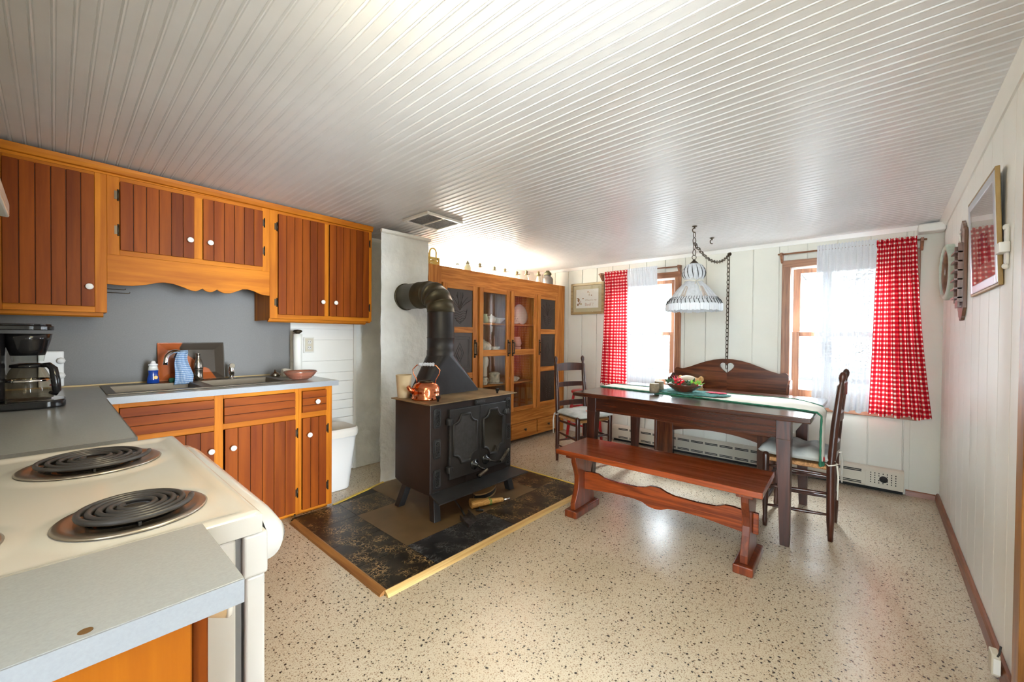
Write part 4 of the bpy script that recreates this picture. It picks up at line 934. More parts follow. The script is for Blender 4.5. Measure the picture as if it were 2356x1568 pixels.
f = MB(); f.lathe([(PR+.001, 0), (PR+.008, .002), (PR+.008, .010), (PR+.001, .012)], (PX, 3.066, EZ), 36, 'y', caps=False); obj('wall_collar', f, M['pipe_warm'], pp)

# on the stove
kt = thing('kettle', 'polished copper kettle with blue and white grip on the stove top', 'kettle', (1.772, 2.400, TZ+.0005))
KC = (1.772, 2.400, TZ+.001)
f = MB(); f.lathe([(.098, 0), (.103, .004), (.103, .012), (.097, .018), (.099, .055), (.096, .085), (.080, .108), (.055, .118), (.052, .122)], KC, 40); obj('body', f, M['copper'], kt)
f = MB(); f.lathe([(.050, .1225), (.054, .128), (.030, .134), (.0001, .135)], KC, 28); obj('lid', f, M['bronze'], kt)
dirv = Vector((.62, -.78, 0)).normalized(); kc = Vector(KC)
f = MB(); pth = [kc+dirv*s_+Vector((0,0,z)) for s_, z in ((-.066,.112),(-.070,.140),(-.094,.180),(-.098,.210),(-.070,.240),(-.050,.246))]
f.tube(pth, .0035, 8); pth2 = [kc+dirv*s_+Vector((0,0,z)) for s_, z in ((.066,.112),(.070,.140),(.094,.180),(.098,.210),(.070,.240),(.050,.246))]; f.tube(pth2, .0035, 8); h = obj('handle', f, M['copper'], kt)
f = MB(); a = kc-dirv*.058+Vector((0,0,.247)); b_ = kc+dirv*.058+Vector((0,0,.247)); f.tube([a+(b_-a)*k/12 for k in range(13)], [.010+.0045*(k % 2) for k in range(13)], 12); obj('grip', f, M['blue_white'], h)
f = MB(); sv = Vector((-.85, .30, 0)).normalized(); f.tube([kc+sv*.085+Vector((0,0,.055)), kc+sv*.118+Vector((0,0,.075)), kc+sv*.132+Vector((0,0,.098))], [.022, .016, .012], 14); obj('spout', f, M['copper'], kt)
cp = MB(); cp.lathe([(.042, 0), (.044, .004), (.058, .165), (.056, .165), (.042, .008), (.0001, .007)], (1.702, 2.575, TZ+.001), 32); tag(obj('tumbler', cp, M['cup']), 'tall tan tumbler on the back left corner of the stove', 'cup')

# under and beside the stove
bl = thing('fire_bellows', 'pale wood fire bellows lying under the right side of the stove', 'bellows', (2.22, 2.33, .011))
def leafo(cx, cy, L, W, ang, n=16):
    pts = []
    for k in range(n+1): t = k/n; pts.append((-L/2+L*t, W/2*sin(pi*t)**.55*(1-.35*t)))
    for k in range(n-1, 0, -1): t = k/n; pts.append((-L/2+L*t, -W/2*sin(pi*t)**.55*(1-.35*t)))
    return [(cx+a*cos(ang)-b_*sin(ang), cy+a*sin(ang)+b_*cos(ang)) for a, b_ in pts]
f = MB(); f.prism(leafo(2.225, 2.245, .30, .15, .25), .0115, .021, 'xy'); obj('lower_board', f, M['bellows'], bl, .002)
f = MB(); f.prism(leafo(2.225, 2.245, .28, .135, .25), .0212, .052, 'xy'); obj('leather', f, M['black_matte'], bl)
f = MB(); f.prism(leafo(2.225, 2.245, .30, .15, .25), .0522, .062, 'xy'); obj('upper_board', f, M['bellows'], bl, .002)
wk = thing('whisk_broom', 'straw whisk broom with green string lying under the stove lip', 'broom', (2.09, 2.10, .011))
f = MB(); a, b_ = Vector((1.975, 2.150, .045)), Vector((2.20, 2.035, .040)); d = b_-a
f.tube([a, a+d*.02, a+d*.35, a+d*.62, a+d*.80, a+d*.97, b_], [.038, .052, .042, .030, .026, .023, .012], 14); f.v = [(x, y, .0115+(z-.0)*.62 if False else .014+max(0, (z-.002))*.62) for x, y, z in f.v]; obj('straw', f, M['straw'], wk)
for t in (.56, .60):
    f = MB(); c_ = a+d*t; r_ = .034; e1 = d.cross(Vector((0,0,1))).normalized(); f.tube([c_+e1*r_*cos(q)+Vector((0,0,.62*r_*sin(q)-.004)) for q in [2*pi*k/20 for k in range(20)]], .0025, 6, True); f.v = [(x, y, z-.0005) for x, y, z in f.v]; obj('string', f, M['green_string'], wk)
f = MB(); f.tube([b_+Vector((0,0,-.005)), b_+d*.10+Vector((0,0,-.006)), b_+d*.16+Vector((.01,0,-.006))], [.012, .010, .012], 10); obj('handle_ring', f, M['chrome'], wk)
sh = thing('ash_shovel', 'sooty metal ash shovel lying in front of the stove leg', 'shovel', (1.80, 2.02, .011))
f = MB(); f.add([(1.765,1.93,.0125),(1.865,1.965,.0125),(1.895,2.085,.016),(1.800,2.055,.016),(1.765,1.93,.0145),(1.865,1.965,.0145),(1.895,2.085,.018),(1.800,2.055,.018)], [(0,3,2,1),(4,5,6,7),(0,1,5,4),(1,2,6,5),(2,3,7,6),(3,0,4,7)])
f.hexa([(1.760,1.929,.0125),(1.766,1.931,.0125),(1.802,2.056,.0125),(1.796,2.055,.0125),(1.760,1.929,.030),(1.766,1.931,.030),(1.802,2.056,.045),(1.796,2.055,.045)]); f.hexa([(1.864,1.964,.0125),(1.870,1.966,.0125),(1.900,2.086,.0125),(1.894,2.085,.0125),(1.864,1.964,.030),(1.870,1.966,.030),(1.900,2.086,.045),(1.894,2.085,.045)]); obj('pan', f, M['ash_metal'], sh)
f = MB(); f.tube([(1.85,2.07,.022),(1.90,2.17,.030),(1.97,2.32,.030)], .007, 8); obj('handle', f, M['iron'], sh)
pk = MB(); pk.tube([(1.975,2.055,.020),(2.035,2.12,.020)], .007, 8); pk.tube([(1.96,2.075,.021),(1.995,2.035,.021)], .008, 8); tag(obj('handle_tool', pk, M['iron']), 'small steel T handle tool lying in front of the whisk broom', 'tool')

# ---------------------------------------------------------------- oak hutch
HY = 3.09; HX0, HX1, HZ1 = 2.300, 4.500, 1.900
def hzc(z): return 1.24 + (z-1.24)*.9435
hu = thing('oak_hutch', 'large golden oak hutch with dark tin panel doors and glass doors against the left wall', 'hutch', (3.4, 3.35, 0))
f = MB(); f.box(HX0, HX0+.022, HY+.022, YL-.004, .0005, HZ1-.02); f.box(HX1-.022, HX1, HY+.022, YL-.004, .0005, HZ1-.02); f.box(HX0+.022, HX1-.022, HY+.022, YL-.004, HZ1-.06, HZ1-.04); f.box(HX0+.022, HX1-.022, HY+.022, YL-.004, .05, .07); f.box(HX0+.022, HX1-.022, HY+.022, YL-.004, .245, .265); f.box(2.936, 2.954, HY+.022, YL-.012, .265, HZ1-.06); f.box(3.905, 3.923, HY+.022, YL-.012, .265, HZ1-.06)
obj('carcass', f, M['oak'], hu)
f = MB(); f.box(HX0+.022, HX1-.022, YL-.012, YL-.005, .07, HZ1-.06); obj('back', f, wood('oak_back', (.42,.22,.09), (.28,.13,.045), 'z', 24, .5, .1), hu)
each('face_stile', [(HX0, 2.452, HY, HY+.022, .0005, HZ1), (4.345, HX1, HY, HY+.022, .0005, HZ1), (2.895, 2.937, HY, HY+.022, .3725, hzc(1.775)-.0005), (3.400, 3.425, HY, HY+.022, .3725, hzc(1.775)-.0005), (3.893, 3.914, HY, HY+.022, .3725, hzc(1.775)-.0005)], M['oak'], hu, .0015, seg=1)
each('face_rail', [(2.4521, 4.3449, HY+.0003, HY+.0215, hzc(1.775), HZ1-.0005), (2.4521, 4.3449, HY+.0003, HY+.0215, hzc(.17), .3720), (2.4521, 4.3449, HY+.0003, HY+.0215, .045, .075)], M['oak_x'], hu, .0015, seg=1)
HD = [(2.456, 2.893), (2.938, 3.399), (3.426, 3.890), (3.914, 4.322)]
def relief(mb, kind, cx, cz, w, h, y):
    if kind == 'tulip':
        for s_ in (-1, 1):
            for k in range(3):
                sp_ = .06+.075*k
                mb.tube([(cx+s_*w*sp_*t*1.5*(1+.5*t*t), y, cz-.05*h+t*h*(.40-.05*k)) for t in [q/6 for q in range(7)]], .0028, 6)
            for k in range(5):
                z = cz-.08*h-k*.065*h; wd = w*(.26-.03*k)
                mb.tube([(cx, y, z-.04*h), (cx+s_*wd*.5, y, z+.015*h), (cx+s_*wd, y, z)], .0024, 6)
        mb.tube([(cx-w*.28, y, cz-.02*h), (cx-w*.22, y, cz-.25*h), (cx, y, cz-.42*h), (cx+w*.22, y, cz-.25*h), (cx+w*.28, y, cz-.02*h)], .003, 6)
        for s_ in (-1,0,1): mb.tube([(cx+s_*.02, y, cz), (cx+s_*.03, y, cz+.42*h)], .0026, 6)
    else:
        mb.tube([(cx, y, cz+.25*h), (cx+.16*w, y, cz), (cx, y, cz-.25*h), (cx-.16*w, y, cz)], .003, 6, True)
        mb.tube([(cx, y, cz+.15*h), (cx+.09*w, y, cz), (cx, y, cz-.15*h), (cx-.09*w, y, cz)], .0026, 6, True)
        for q in (.34, .40): mb.tube([(cx-q*w, y, cz-q*h), (cx+q*w, y, cz-q*h), (cx+q*w, y, cz+q*h), (cx-q*w, y, cz+q*h)], .0024, 6, True)
for i, (a, b_) in enumerate(HD):
    z0, z1 = hzc(.325), hzc(1.772); yd = HY-.020; st_ = .052
    f = MB(); f.box(a, a+st_, yd, HY-.0005, z0, z1); f.box(b_-st_, b_, yd, HY-.0005, z0, z1)
    panels = [(hzc(.385), hzc(.782)), (hzc(.842), hzc(1.268)), (hzc(1.329), hzc(1.722))] if i in (0, 3) else [(hzc(.375), hzc(1.008)), (hzc(1.078), hzc(1.722))]
    d = obj('door', f, M['oak'], hu, .0015, seg=1)
    zz = [z0] + [q for p in panels for q in p] + [z1]
    each('door_rail', [(a+st_, b_-st_, yd+.0005, HY-.0008, p, q) for p, q in zip(zz[0::2], zz[1::2])], M['oak_x'], d, .0015, seg=1)
    for k, (p, q) in enumerate(panels):
        f = MB()
        if i in (0, 3):
            f.box(a+st_-.004, b_-st_+.004, yd+.009, yd+.011, p-.004, q+.004)
            relief(f, 'diamond' if k == 1 else 'tulip', (a+b_)/2, (p+q)/2, b_-a-2*st_, q-p, yd+.0088); obj('tin_panel', f, M['tin'], d)
        else:
            f.box(a+st_-.004, b_-st_+.004, yd+.009, yd+.012, p-.004, q+.004); obj('glass_pane', f, M['cabinet_glass'], d)
    hx = b_-.024 if i in (0, 1) else a+.024
    f = MB()
    for z in (1.045, 1.165): f.tube([(hx, yd-.0005, z), (hx, yd-.028, z)], .008, 8); f.ball((hx, yd-.006, z+(.022 if z > 1.1 else -.022)), .010, 10, 8)
    f.tube([(hx, yd-.028, 1.040+.013*k) for k in range(11)], [.006+.0022*(k % 2) for k in range(11)], 10); f.box(hx-.010, hx+.010, yd-.004, yd-.0005, 1.012, 1.198); obj('door_handle', f, M['bronze'], d)
for a, b_ in ((2.456, 2.90), (2.94, 3.415), (3.447, 3.905), (3.928, 4.33)):
    f = MB(); f.box(a, b_, HY-.018, HY-.0005, .072, hzc(.168)); d = obj('drawer', f, M['oak_x'], hu, .002)
    k = MB(); k.lathe([(.007, 0), (.006, -.012), (.014, -.018), (.015, -.024), (.0001, -.028)], ((a+b_)/2, HY-.0185, .148), 16, 'y'); obj('drawer_knob', k, M['bronze'], d)
for z in (hzc(.65)+.02, hzc(1.03), hzc(1.385)):
    f = MB(); f.box(2.9545, 3.9045, HY+.05, YL-.013, z-.018, z); obj('shelf', f, M['oak_x'], hu, .001, seg=1)
S1, S2, S3, S0 = hzc(.65)+.0205, hzc(1.03)+.0005, hzc(1.385)+.0005, .2655
def china(name, prof, x, y, z, mat, label, cat, handle=None, n=28, grp='china in the oak hutch', **kw):
    x += .085; f = MB(); f.lathe(prof, (x, y, z), n, **kw); o = tag(obj(name, f, M[mat]), label, cat, grp)
    if handle:
        r, h0, h1 = handle; g = MB(); g.tube([(x+r*.92, y-.002, z+h1), (x+r+.022, y-.006, z+h1-.004), (x+r+.030, y-.008, z+(h0+h1)/2), (x+r+.015, y-.006, z+h0+.004), (x+r*.85, y-.002, z+h0)], .005, 8); obj('handle', g, M[mat], o)
    return o
pit = [(.035, 0), (.050, .012), (.058, .05), (.045, .10), (.038, .125), (.044, .140), (.040, .140), (.034, .125), (.04, .10), (.05, .05), (.0001, .012)]
china('jug', [(r*.8, h*.7) for r, h in pit], 3.045, 3.20, S3, 'plate_green', 'pale green jug on the top shelf behind the left glass door, leftmost', 'jug', (.04, .02, .07))
china('teapot', [(.03,0),(.05,.015),(.055,.05),(.035,.08),(.012,.088),(.010,.10),(.0001,.102)], 3.150, 3.20, S3, 'plate_white', 'cream teapot on the top shelf beside the pale green jug', 'teapot', (.05, .02, .07))
china('bowl', [(.035,0),(.04,.01),(.085,.05),(.088,.06),(.084,.058),(.035,.012),(.0001,.012)], 3.285, 3.23, S3, 'plate_white', 'white bowl on the top shelf behind the left glass door', 'bowl')
china('tureen', [(.05,0),(.06,.012),(.085,.05),(.088,.09),(.06,.125),(.02,.14),(.012,.155),(.0001,.158)], 3.065, 3.23, S2, 'china_floral', 'flowered tureen on the middle shelf behind the left glass door', 'tureen', (.075, .03, .09))
china('sauce_boat', [(.03,0),(.04,.01),(.055,.05),(.06,.075),(.055,.075),(.035,.012),(.0001,.012)], 3.20, 3.20, S2, 'china_floral', 'flowered sauce boat beside the tureen on the middle shelf', 'sauce boat', None, sx=1.3)
china('vase', [(.035,0),(.04,.01),(.038,.10),(.05,.13),(.055,.18),(.035,.235),(.022,.26),(.035,.285),(.030,.285),(.0001,.27)], 3.03, 3.19, S1+.0905, 'plate_white', 'tall pale vase standing behind the left glass door', 'vase')
china('mug', [(.035,0),(.042,.01),(.042,.085),(.038,.085),(.038,.012),(.0001,.012)], 3.03, 3.19, S1, 'china_floral', 'flowered stand under the tall pale vase in the hutch', 'mug', (.04,.02,.07))
china('jar', [(.06,0),(.062,.012),(.060,.085),(.064,.09),(.064,.105),(.03,.118),(.0001,.12)], 3.21, 3.20, S1+.0125, 'china_floral', 'wide flowered jar beside the tall vase in the hutch', 'jar')
china('plate', [(.06,0),(.095,.006),(.098,.012),(.094,.011),(.06,.004),(.0001,.004)], 3.21, 3.20, S1, 'plate_white', 'plate under the wide flowered jar in the hutch', 'plate')
f = MB(); f.lathe([(.0001,0),(.085,0),(.120,.010),(.125,.016),(.120,.018),(.085,.008),(.0001,.007)], (0,0,0), 44, 'y'); o = obj('platter', f, M['plate_white'], None, local=True); o.location = (3.775, 3.215, S3+.128); o.rotation_euler = (rad(-10), 0, 0); tag(o, 'large round white plate standing behind the right glass door', 'plate', 'china in the oak hutch')
f = MB()
for k in range(4): f.lathe([(.05,0),(.082,.008),(.084,.013),(.05,.006),(.0001,.006)], (3.63, 3.24, S3+k*.009), 28)
tag(obj('saucer_stack', f, M['plate_white']), 'small pile of white saucers on the top shelf behind the right glass door', 'saucers', 'china in the oak hutch'); 
china('cup', [(.02,0),(.03,.008),(.042,.045),(.039,.045),(.02,.01),(.0001,.01)], 3.545, 3.21, S3+.0405, 'plate_white', 'white cup standing on the pile of saucers', 'cup', (.036,.012,.036), n=20)
china('cream_pitcher', [(r*1.15, h*.85) for r, h in pit], 3.575, 3.20, S2+.068, 'plate_pink', 'pink jug behind the right glass door standing on a pink bowl', 'jug', (.05,.03,.10))
china('bowl', [(.04,0),(.045,.008),(.062,.06),(.06,.067),(.056,.060),(.04,.012),(.0001,.012)], 3.575, 3.20, S2, 'plate_pink', 'pink bowl under the pink jug in the hutch', 'bowl')
china('dish', [(.03,0),(.04,.006),(.065,.035),(.06,.048),(.02,.058),(.0001,.059)], 3.545, 3.20, S1, 'china_floral', 'low yellowish covered dish behind the right glass door', 'dish')
china('glass_vase', [(.04,0),(.06,.03),(.058,.08),(.02,.14),(.018,.20),(.03,.22)], 3.70, 3.28, S1, 'jar_glass', 'round clear glass vase behind the right glass door', 'vase', caps=False)
china('figurine', [(.025,0),(.028,.01),(.020,.05),(.012,.07),(.02,.09),(.015,.105),(.0001,.108)], 3.50, 3.19, S0, 'plate_white', 'small white figurine on the bottom shelf of the hutch', 'figurine')
china('plate', [(.06,0),(.10,.006),(.105,.012),(.06,.006),(.0001,.006)], 3.66, 3.20, S0, 'plate_white', 'white plate lying on the bottom shelf of the hutch', 'plate')
f = MB(); f.box(3.62, 3.68, 3.40, 3.60, S0, S0+.24); tag(obj('box', f, M['beige'], bevel=.004), 'pale upright box at the back of the bottom hutch shelf', 'box', 'china in the oak hutch')

# assumed, unseen light fitting and the collection on top of the hutch
ZTOP = HZ1-.0395
tl = thing('assumed_tube_light', 'assumed unseen fluorescent tube fitting lying on the hutch behind the jars', 'lamp', (3.35, 3.50, ZTOP))  # assumed lamp, hidden from view, added for the bright glow above the hutch
f = MB(); f.box(2.75, 3.95, 3.47, 3.53, ZTOP+.0005, ZTOP+.03); obj('fitting', f, M['white_trim'], tl, .003)
f = MB(); f.cyl((2.78, 3.50, ZTOP+.052), (3.92, 3.50, ZTOP+.052), .013, n=12); obj('tube', f, M['assumed_tube_glow'], tl)
each('tube_holder', [(2.755, 2.779, 3.485, 3.515, ZTOP+.03, ZTOP+.07), (3.921, 3.945, 3.485, 3.515, ZTOP+.03, ZTOP+.07)], M['white_trim'], tl)
bk = thing('splint_basket', 'yellow splint basket with two handles on the left end of the hutch', 'basket', (2.38, 3.22, ZTOP))
f = MB(); x0, x1, y0, y1 = 2.318, 2.466, 3.14, 3.28
for a, b_ in ((ZTOP+.0005, ZTOP+.06), (ZTOP+.062, ZTOP+.082), (ZTOP+.094, ZTOP+.118)):
    f.box(x0, x1, y0, y0+.004, a, b_); f.box(x0, x1, y1-.004, y1, a, b_); f.box(x0, x0+.004, y0+.004, y1-.004, a, b_); f.box(x1-.004, x1, y0+.004, y1-.004, a, b_)
for k in (0, 1):
    for yy in (y0-.0022, y1): f.box((x0, x1-.020)[k], (x0+.020, x1)[k], yy, yy+.0022, ZTOP+.0005, ZTOP+.118)
obj('body', f, M['wicker'], bk)
for yy in (y0+.006, y1-.014):
    f = MB(); pth = [(2.355, yy, ZTOP+.02), (2.355, yy, ZTOP+.16)] + [(2.392-.037*cos(a), yy, ZTOP+.165+.035*sin(a)) for a in [pi*k/8 for k in range(9)]] + [(2.429, yy, ZTOP+.16), (2.429, yy, ZTOP+.02)]
    f.tube(pth, .007, 6); obj('handle', f, M['wicker'], bk)
def jar(x, h, label, kind):
    y = 3.19; z = ZTOP+.0005
    if kind == 'bottle':
        t = thing('oil_lamp', label, 'lamp', (x, y, z)); f = MB(); f.lathe([(.030,0),(.036,.01),(.037,h*.55),(.022,h*.72),(.014,h*.78)], (x, y, z), 22); obj('font', f, M['plate_green'], t)
        f = MB(); f.lathe([(.013,h*.782),(.024,h*.80),(.020,h*.84),(.010,h*.88),(.012,h*.94),(.0001,h)], (x, y, z), 16); f.tube([(x, y, z+h*.85), (x+.035, y-.01, z+h*.84)], .003, 6); obj('burner', f, M['aged_brass'], t)
    elif kind == 'jar':
        t = thing('glass_jar', label, 'jar', (x, y, z)); f = MB(); f.lathe([(.030,0),(.034,.006),(.034,h*.72),(.020,h*.86),(.017,h*.88)], (x, y, z), 22, caps=False); obj('body', f, M['jar_glass'], t)
        f = MB(); f.lathe([(.017,h*.882),(.019,h*.89),(.019,h*.98),(.0001,h)], (x, y, z), 16); obj('lid', f, M['aged_brass'], t)
    else:
        t = thing('oil_lamp', label, 'lamp', (x, y, z)); f = MB(); f.lathe([(.026,0),(.030,.005),(.012,.020),(.014,.03),(.032,.045),(.033,.065),(.016,h*.66)], (x, y, z), 22, caps=False); obj('font', f, M['jar_glass'], t)
        f = MB(); f.lathe([(.013,h*.662),(.027,h*.69),(.026,h*.73),(.012,h*.76),(.019,h*.84),(.015,h*.92),(.006,h*.97),(.0001,h)], (x, y, z), 16); f.tube([(x, y, z+h*.75), (x+.038, y-.012, z+h*.74)], .003, 6); f.lathe([(.006,0),(.006,.003)], (x+.039, y-.012, z+h*.74), 8, 'x'); obj('burner', f, M['aged_brass'], t)
    return t
G = 'oil lamps and jars on top of the oak hutch'
def ord_lab(t, g): t['group'] = g
for (x, h, k, lb) in ((2.735, .108, 'jar', 'small clear lidded jar on the hutch, nearest the yellow basket'), (2.872, .160, 'bottle', 'pale green glass oil lamp on the hutch beside the small lidded jar'), (3.048, .162, 'lamp', 'clear glass oil lamp on the hutch just right of the pale green lamp'),
        (3.270, .155, 'lamp', 'clear glass oil lamp on the hutch, second right of the pale green lamp'), (3.443, .156, 'lamp', 'clear glass oil lamp on the hutch, middle of the five clear lamps'), (3.650, .148, 'lamp', 'clear glass oil lamp on the hutch, second left of the flowered jug'), (3.826, .178, 'lamp', 'clear glass oil lamp on the hutch just left of the flowered jug')):
    ord_lab(jar(x, h, lb, k), G)
t = thing('flowered_jug', 'white flowered oil lamp with brass top on the hutch beside the grey milk can', 'lamp', (4.062, 3.19, ZTOP), 0, G)
f = MB(); f.lathe([(.035,0),(.040,.01),(.030,.08),(.018,.115),(.016,.13)], (4.062, 3.19, ZTOP+.0005), 22); obj('body', f, M['china_floral'], t)
f = MB(); f.lathe([(.015,.1305),(.030,.14),(.026,.155),(.014,.165),(.018,.185),(.0001,.195)], (4.062, 3.19, ZTOP+.0005), 16); obj('burner', f, M['aged_brass'], t)
mc = thing('milk_can', 'grey metal milk can at the right end of the hutch top', 'milk can', (4.255, 3.19, ZTOP), 0, G)
f = MB(); f.lathe([(.066,0),(.070,.006),(.070,.115),(.064,.128),(.042,.150),(.040,.165)], (4.255, 3.19, ZTOP+.0005), 28); obj('body', f, plain('dull_grey_tin', (.22,.215,.20), .4, metal=.6), mc)
f = MB(); f.lathe([(.046,.1655),(.050,.172),(.047,.195),(.030,.205),(.022,.222),(.0001,.225)], (4.255, 3.19, ZTOP+.0005), 24); obj('lid', f, M['aged_brass'], mc)

# ---------------------------------------------------------------- dining furniture
tb = thing('dining_table', 'long dark wood dining table with tapered legs beside the windows', 'table', (3.35, 1.07, 0))
TT = .785
f = MB(); f.box(2.845, 3.895, .272, 1.865, TT-.032, TT); obj('tabletop', f, M['walnut_y'], tb, .006, seg=3)
each('side_apron', [(2.905, 2.925, .42, 1.71, TT-.145, TT-.0325), (3.725, 3.745, .42, 1.71, TT-.145, TT-.0325)], M['walnut_y'], tb, .001)
each('end_apron', [(2.935, 3.72, .385, .405, TT-.145, TT-.0325), (2.935, 3.72, 1.725, 1.745, TT-.145, TT-.0325)], M['walnut_x'], tb, .001)
for x, sx in ((2.897, 1), (3.757, -1)):
    for y, sy in ((.372, 1), (1.758, -1)):
        a, b_ = .076, .048; xs = lambda w_: sorted((x, x+sx*w_)); ys = lambda w_: sorted((y, y+sy*w_))
        f = MB(); X, Y, X2, Y2 = xs(b_), ys(b_), xs(a), ys(a); z1 = TT-.15
        rg_ = lambda X_, Y_, z: [(X_[0],Y_[0],z),(X_[1],Y_[0],z),(X_[1],Y_[1],z),(X_[0],Y_[1],z)]
        f.hexa(rg_(X, Y, .0005)+rg_(X2, Y2, z1)); f.hexa(rg_(X2, Y2, z1)+rg_(X2, Y2, TT-.0325)); obj('leg', f, M['walnut'], tb, .002)

# table runner with crocheted edge, hanging over the right end
def runner(u, v, lift=0):
    # v: 0 at the left end of the table .. 1 tip of the hanging end
    L = v*1.97; k = L/1.62
    t = max(0, min(1, (L-1.42)/.36)); t = t*t*(3-2*t)
    w0 = (.13 + .13*min(1, k*1.2))*(1-t) + .085*t; xc = (3.435 - .05*min(1, k))*(1-t) + 3.105*t
    x = xc + (u-.5)*2*w0*.94; fold = .008*sin(u*4*pi)*t
    if L < 1.61: y = 1.875-L; z = TT+.004+lift + (.004*max(0, sin(v*31+u*7))+.004*max(0, sin(v*17-u*11)))*(1 if .1 < u < .9 else .3)*min(1, L/.2) + abs(fold)*.5
    else:
        d = L-1.61; q = min(1, d/.035); y = .265-.018*sin(q*pi/2) - .006*q + fold*q; z = TT+.004+lift-.020*(1-cos(q*pi/2)) - max(0, d-.035)*.86 + abs(fold)*.5*(1-q)
    return (x, y, z)
rn = MB(); rn.grid(runner, 18, 90); ro = tag(obj('table_runner', rn, M['cloth_cream'], solid=.002), 'cream table runner with green crocheted edge hanging over the right table end', 'runner')
for u in (0, 1):
    e = MB(); e.tube([runner(u, k/60, .001) for k in range(61)], [.005+.0015*(k % 2) for k in range(61)], 6); obj('crochet_edge', e, M['green_edge'], ro)
e = MB(); p = Vector(runner(.5, 1)); 
for k in range(16): q = Vector(runner(k/15, 1)); e.ball(q+Vector((0,-.003,-.008+.012*abs(k-7.5)/7.5)), (.012, .006, .016), 8, 6)
obj('end_trim', e, M['green_edge'], ro); e = MB(); e.ball(p+Vector((.02,-.010,.012)), (.030,.005,.018), 10, 8); obj('poinsettia_motif', e, M['red_paint'], ro)
# doily
dm = MB(); DC = (3.385, 1.11, TT)
def doily(u, v):
    a = 2*pi*u; r_ = v*(1+.05*sin(18*a)*v); return (DC[0]+.15*r_*cos(a), DC[1]+.285*r_*sin(a), TT+.0155+.003*sin(30*v)*(v < .99)+.002*sin(11*a))
dm.grid(doily, 120, 14); do = tag(obj('doily', dm, M['teal'], solid=.006), 'teal green crocheted oval doily under the brown bowl', 'doily')
e = MB()
for k in range(7): a = 2*pi*k/7; e.ball((3.46+.03*cos(a), .935+.05*sin(a), TT+.0225), (.022, .03, .003), 10, 6)
obj('flower_motif', e, plain('rose_red_crochet', (.55,.05,.09), .9), do)
# bowl of greenery
BC = (3.375, 1.155, TT+.0205)
bw = MB(); bw.lathe([(.055, 0), (.06, .004), (.095, .030), (.123, .055), (.127, .062), (.121, .060), (.092, .036), (.055, .012), (.0001, .010)], BC, 44, sx=.95, sy=1.12)
tag(obj('brown_bowl', bw, plain('brown_wood_bowl', (.10,.028,.014), .22, coat=.4)), 'shallow dark brown bowl of holiday greenery on the table', 'bowl')
gr = thing('holiday_arrangement', 'red berries, holly leaves and flowers filling the brown table bowl', 'arrangement', BC)
random.seed(5)
def leafm(mb, c, d, L, W, tilt):
    d = Vector(d).normalized(); s_ = d.cross(Vector((0,0,1))).normalized(); up = s_.cross(d); c = Vector(c)
    pts = [c, c+d*L*.3+s_*W+up*.004, c+d*L*.65+s_*W*.8, c+d*L, c+d*L*.65-s_*W*.8, c+d*L*.3-s_*W+up*.004, c+d*L*.35-up*.004, c+d*L*.7-up*.003]
    mb.add(pts, [(0,6,1), (1,6,7,2), (2,7,3), (0,5,6), (5,4,7,6), (4,3,7)])
def rp(r=.085, h0=.03, h1=.075): a = random.uniform(0, 2*pi); q = r*math.sqrt(random.random()); return (BC[0]+q*cos(a)*.9, BC[1]+q*sin(a)*1.1, BC[2]+random.uniform(h0, h1))
f = MB()
for k in range(90): leafm(f, rp(.10, .03, .075), (random.uniform(-1,1), random.uniform(-1,1), random.uniform(-.1,.9)), random.uniform(.03,.055), random.uniform(.008,.014), 0)
for k in range(14): leafm(f, (BC[0]+random.uniform(-.06,.02), BC[1]+random.uniform(.06,.12), BC[2]+.06), (random.uniform(-.6,.6), random.uniform(0,1), random.uniform(.3,1)), .05, .011, 0)
obj('holly_leaves', f, M['leaf'], gr, solid=.0015)
f = MB()
for k in range(12): leafm(f, (BC[0]+random.uniform(-.05,.03), BC[1]+random.uniform(-.11,-.05), BC[2]+.055), (random.uniform(-.6,.6), random.uniform(-1,.3), random.uniform(.3,1)), .05, .012, 0)
for k in range(5): leafm(f, rp(.08, .05, .07), (random.uniform(-1,1), random.uniform(-1,1), .2), .035, .009, 0)
obj('light_leaves', f, M['leaf_light'], gr, solid=.0015)
f = MB()
for k in range(26): f.ball((BC[0]-.05+random.uniform(-.03,.04), BC[1]+random.uniform(-.02,.055), BC[2]+.06+random.uniform(0,.035)), .0085, 10, 8)
for k in range(10): f.ball((BC[0]-.04+random.uniform(-.03,.05), BC[1]+random.uniform(-.12,-.03), BC[2]+.06+random.uniform(0,.025)), .0075, 10, 8)
obj('berries', f, M['berry'], gr)
f = MB()
for k in range(16): leafm(f, (BC[0]+random.uniform(-.03,.03), BC[1]+.055+random.uniform(-.03,.03), BC[2]+.085), (random.uniform(-1,1), random.uniform(-1,1), random.uniform(0,.6)), .042, .012, 0)
obj('red_petals', f, M['flower'], gr, solid=.0015)
for k in range(5):
    c = (BC[0]-.045+random.uniform(-.02,.03), BC[1]-.09+.035*k, BC[2]+.062); f = MB()
    for q in range(5): f.lathe([(.004+.014*sin(pi*(q+.6)/5.6), 0), (.008+.017*sin(pi*(q+.6)/5.6), .004), (.004, .006)], (c[0], c[1], c[2]-.014+.006*q), 9)
    obj('pine_cone', f, M['cone'], gr)
f = MB()
for k in range(6): leafm(f, (BC[0]-.07, BC[1]+.075+random.uniform(-.03,.03), BC[2]+.06), (random.uniform(-1,1), random.uniform(-1,1), random.uniform(0,.8)), .03, .009, 0)
obj('white_petals', f, M['paper'], gr, solid=.0015)
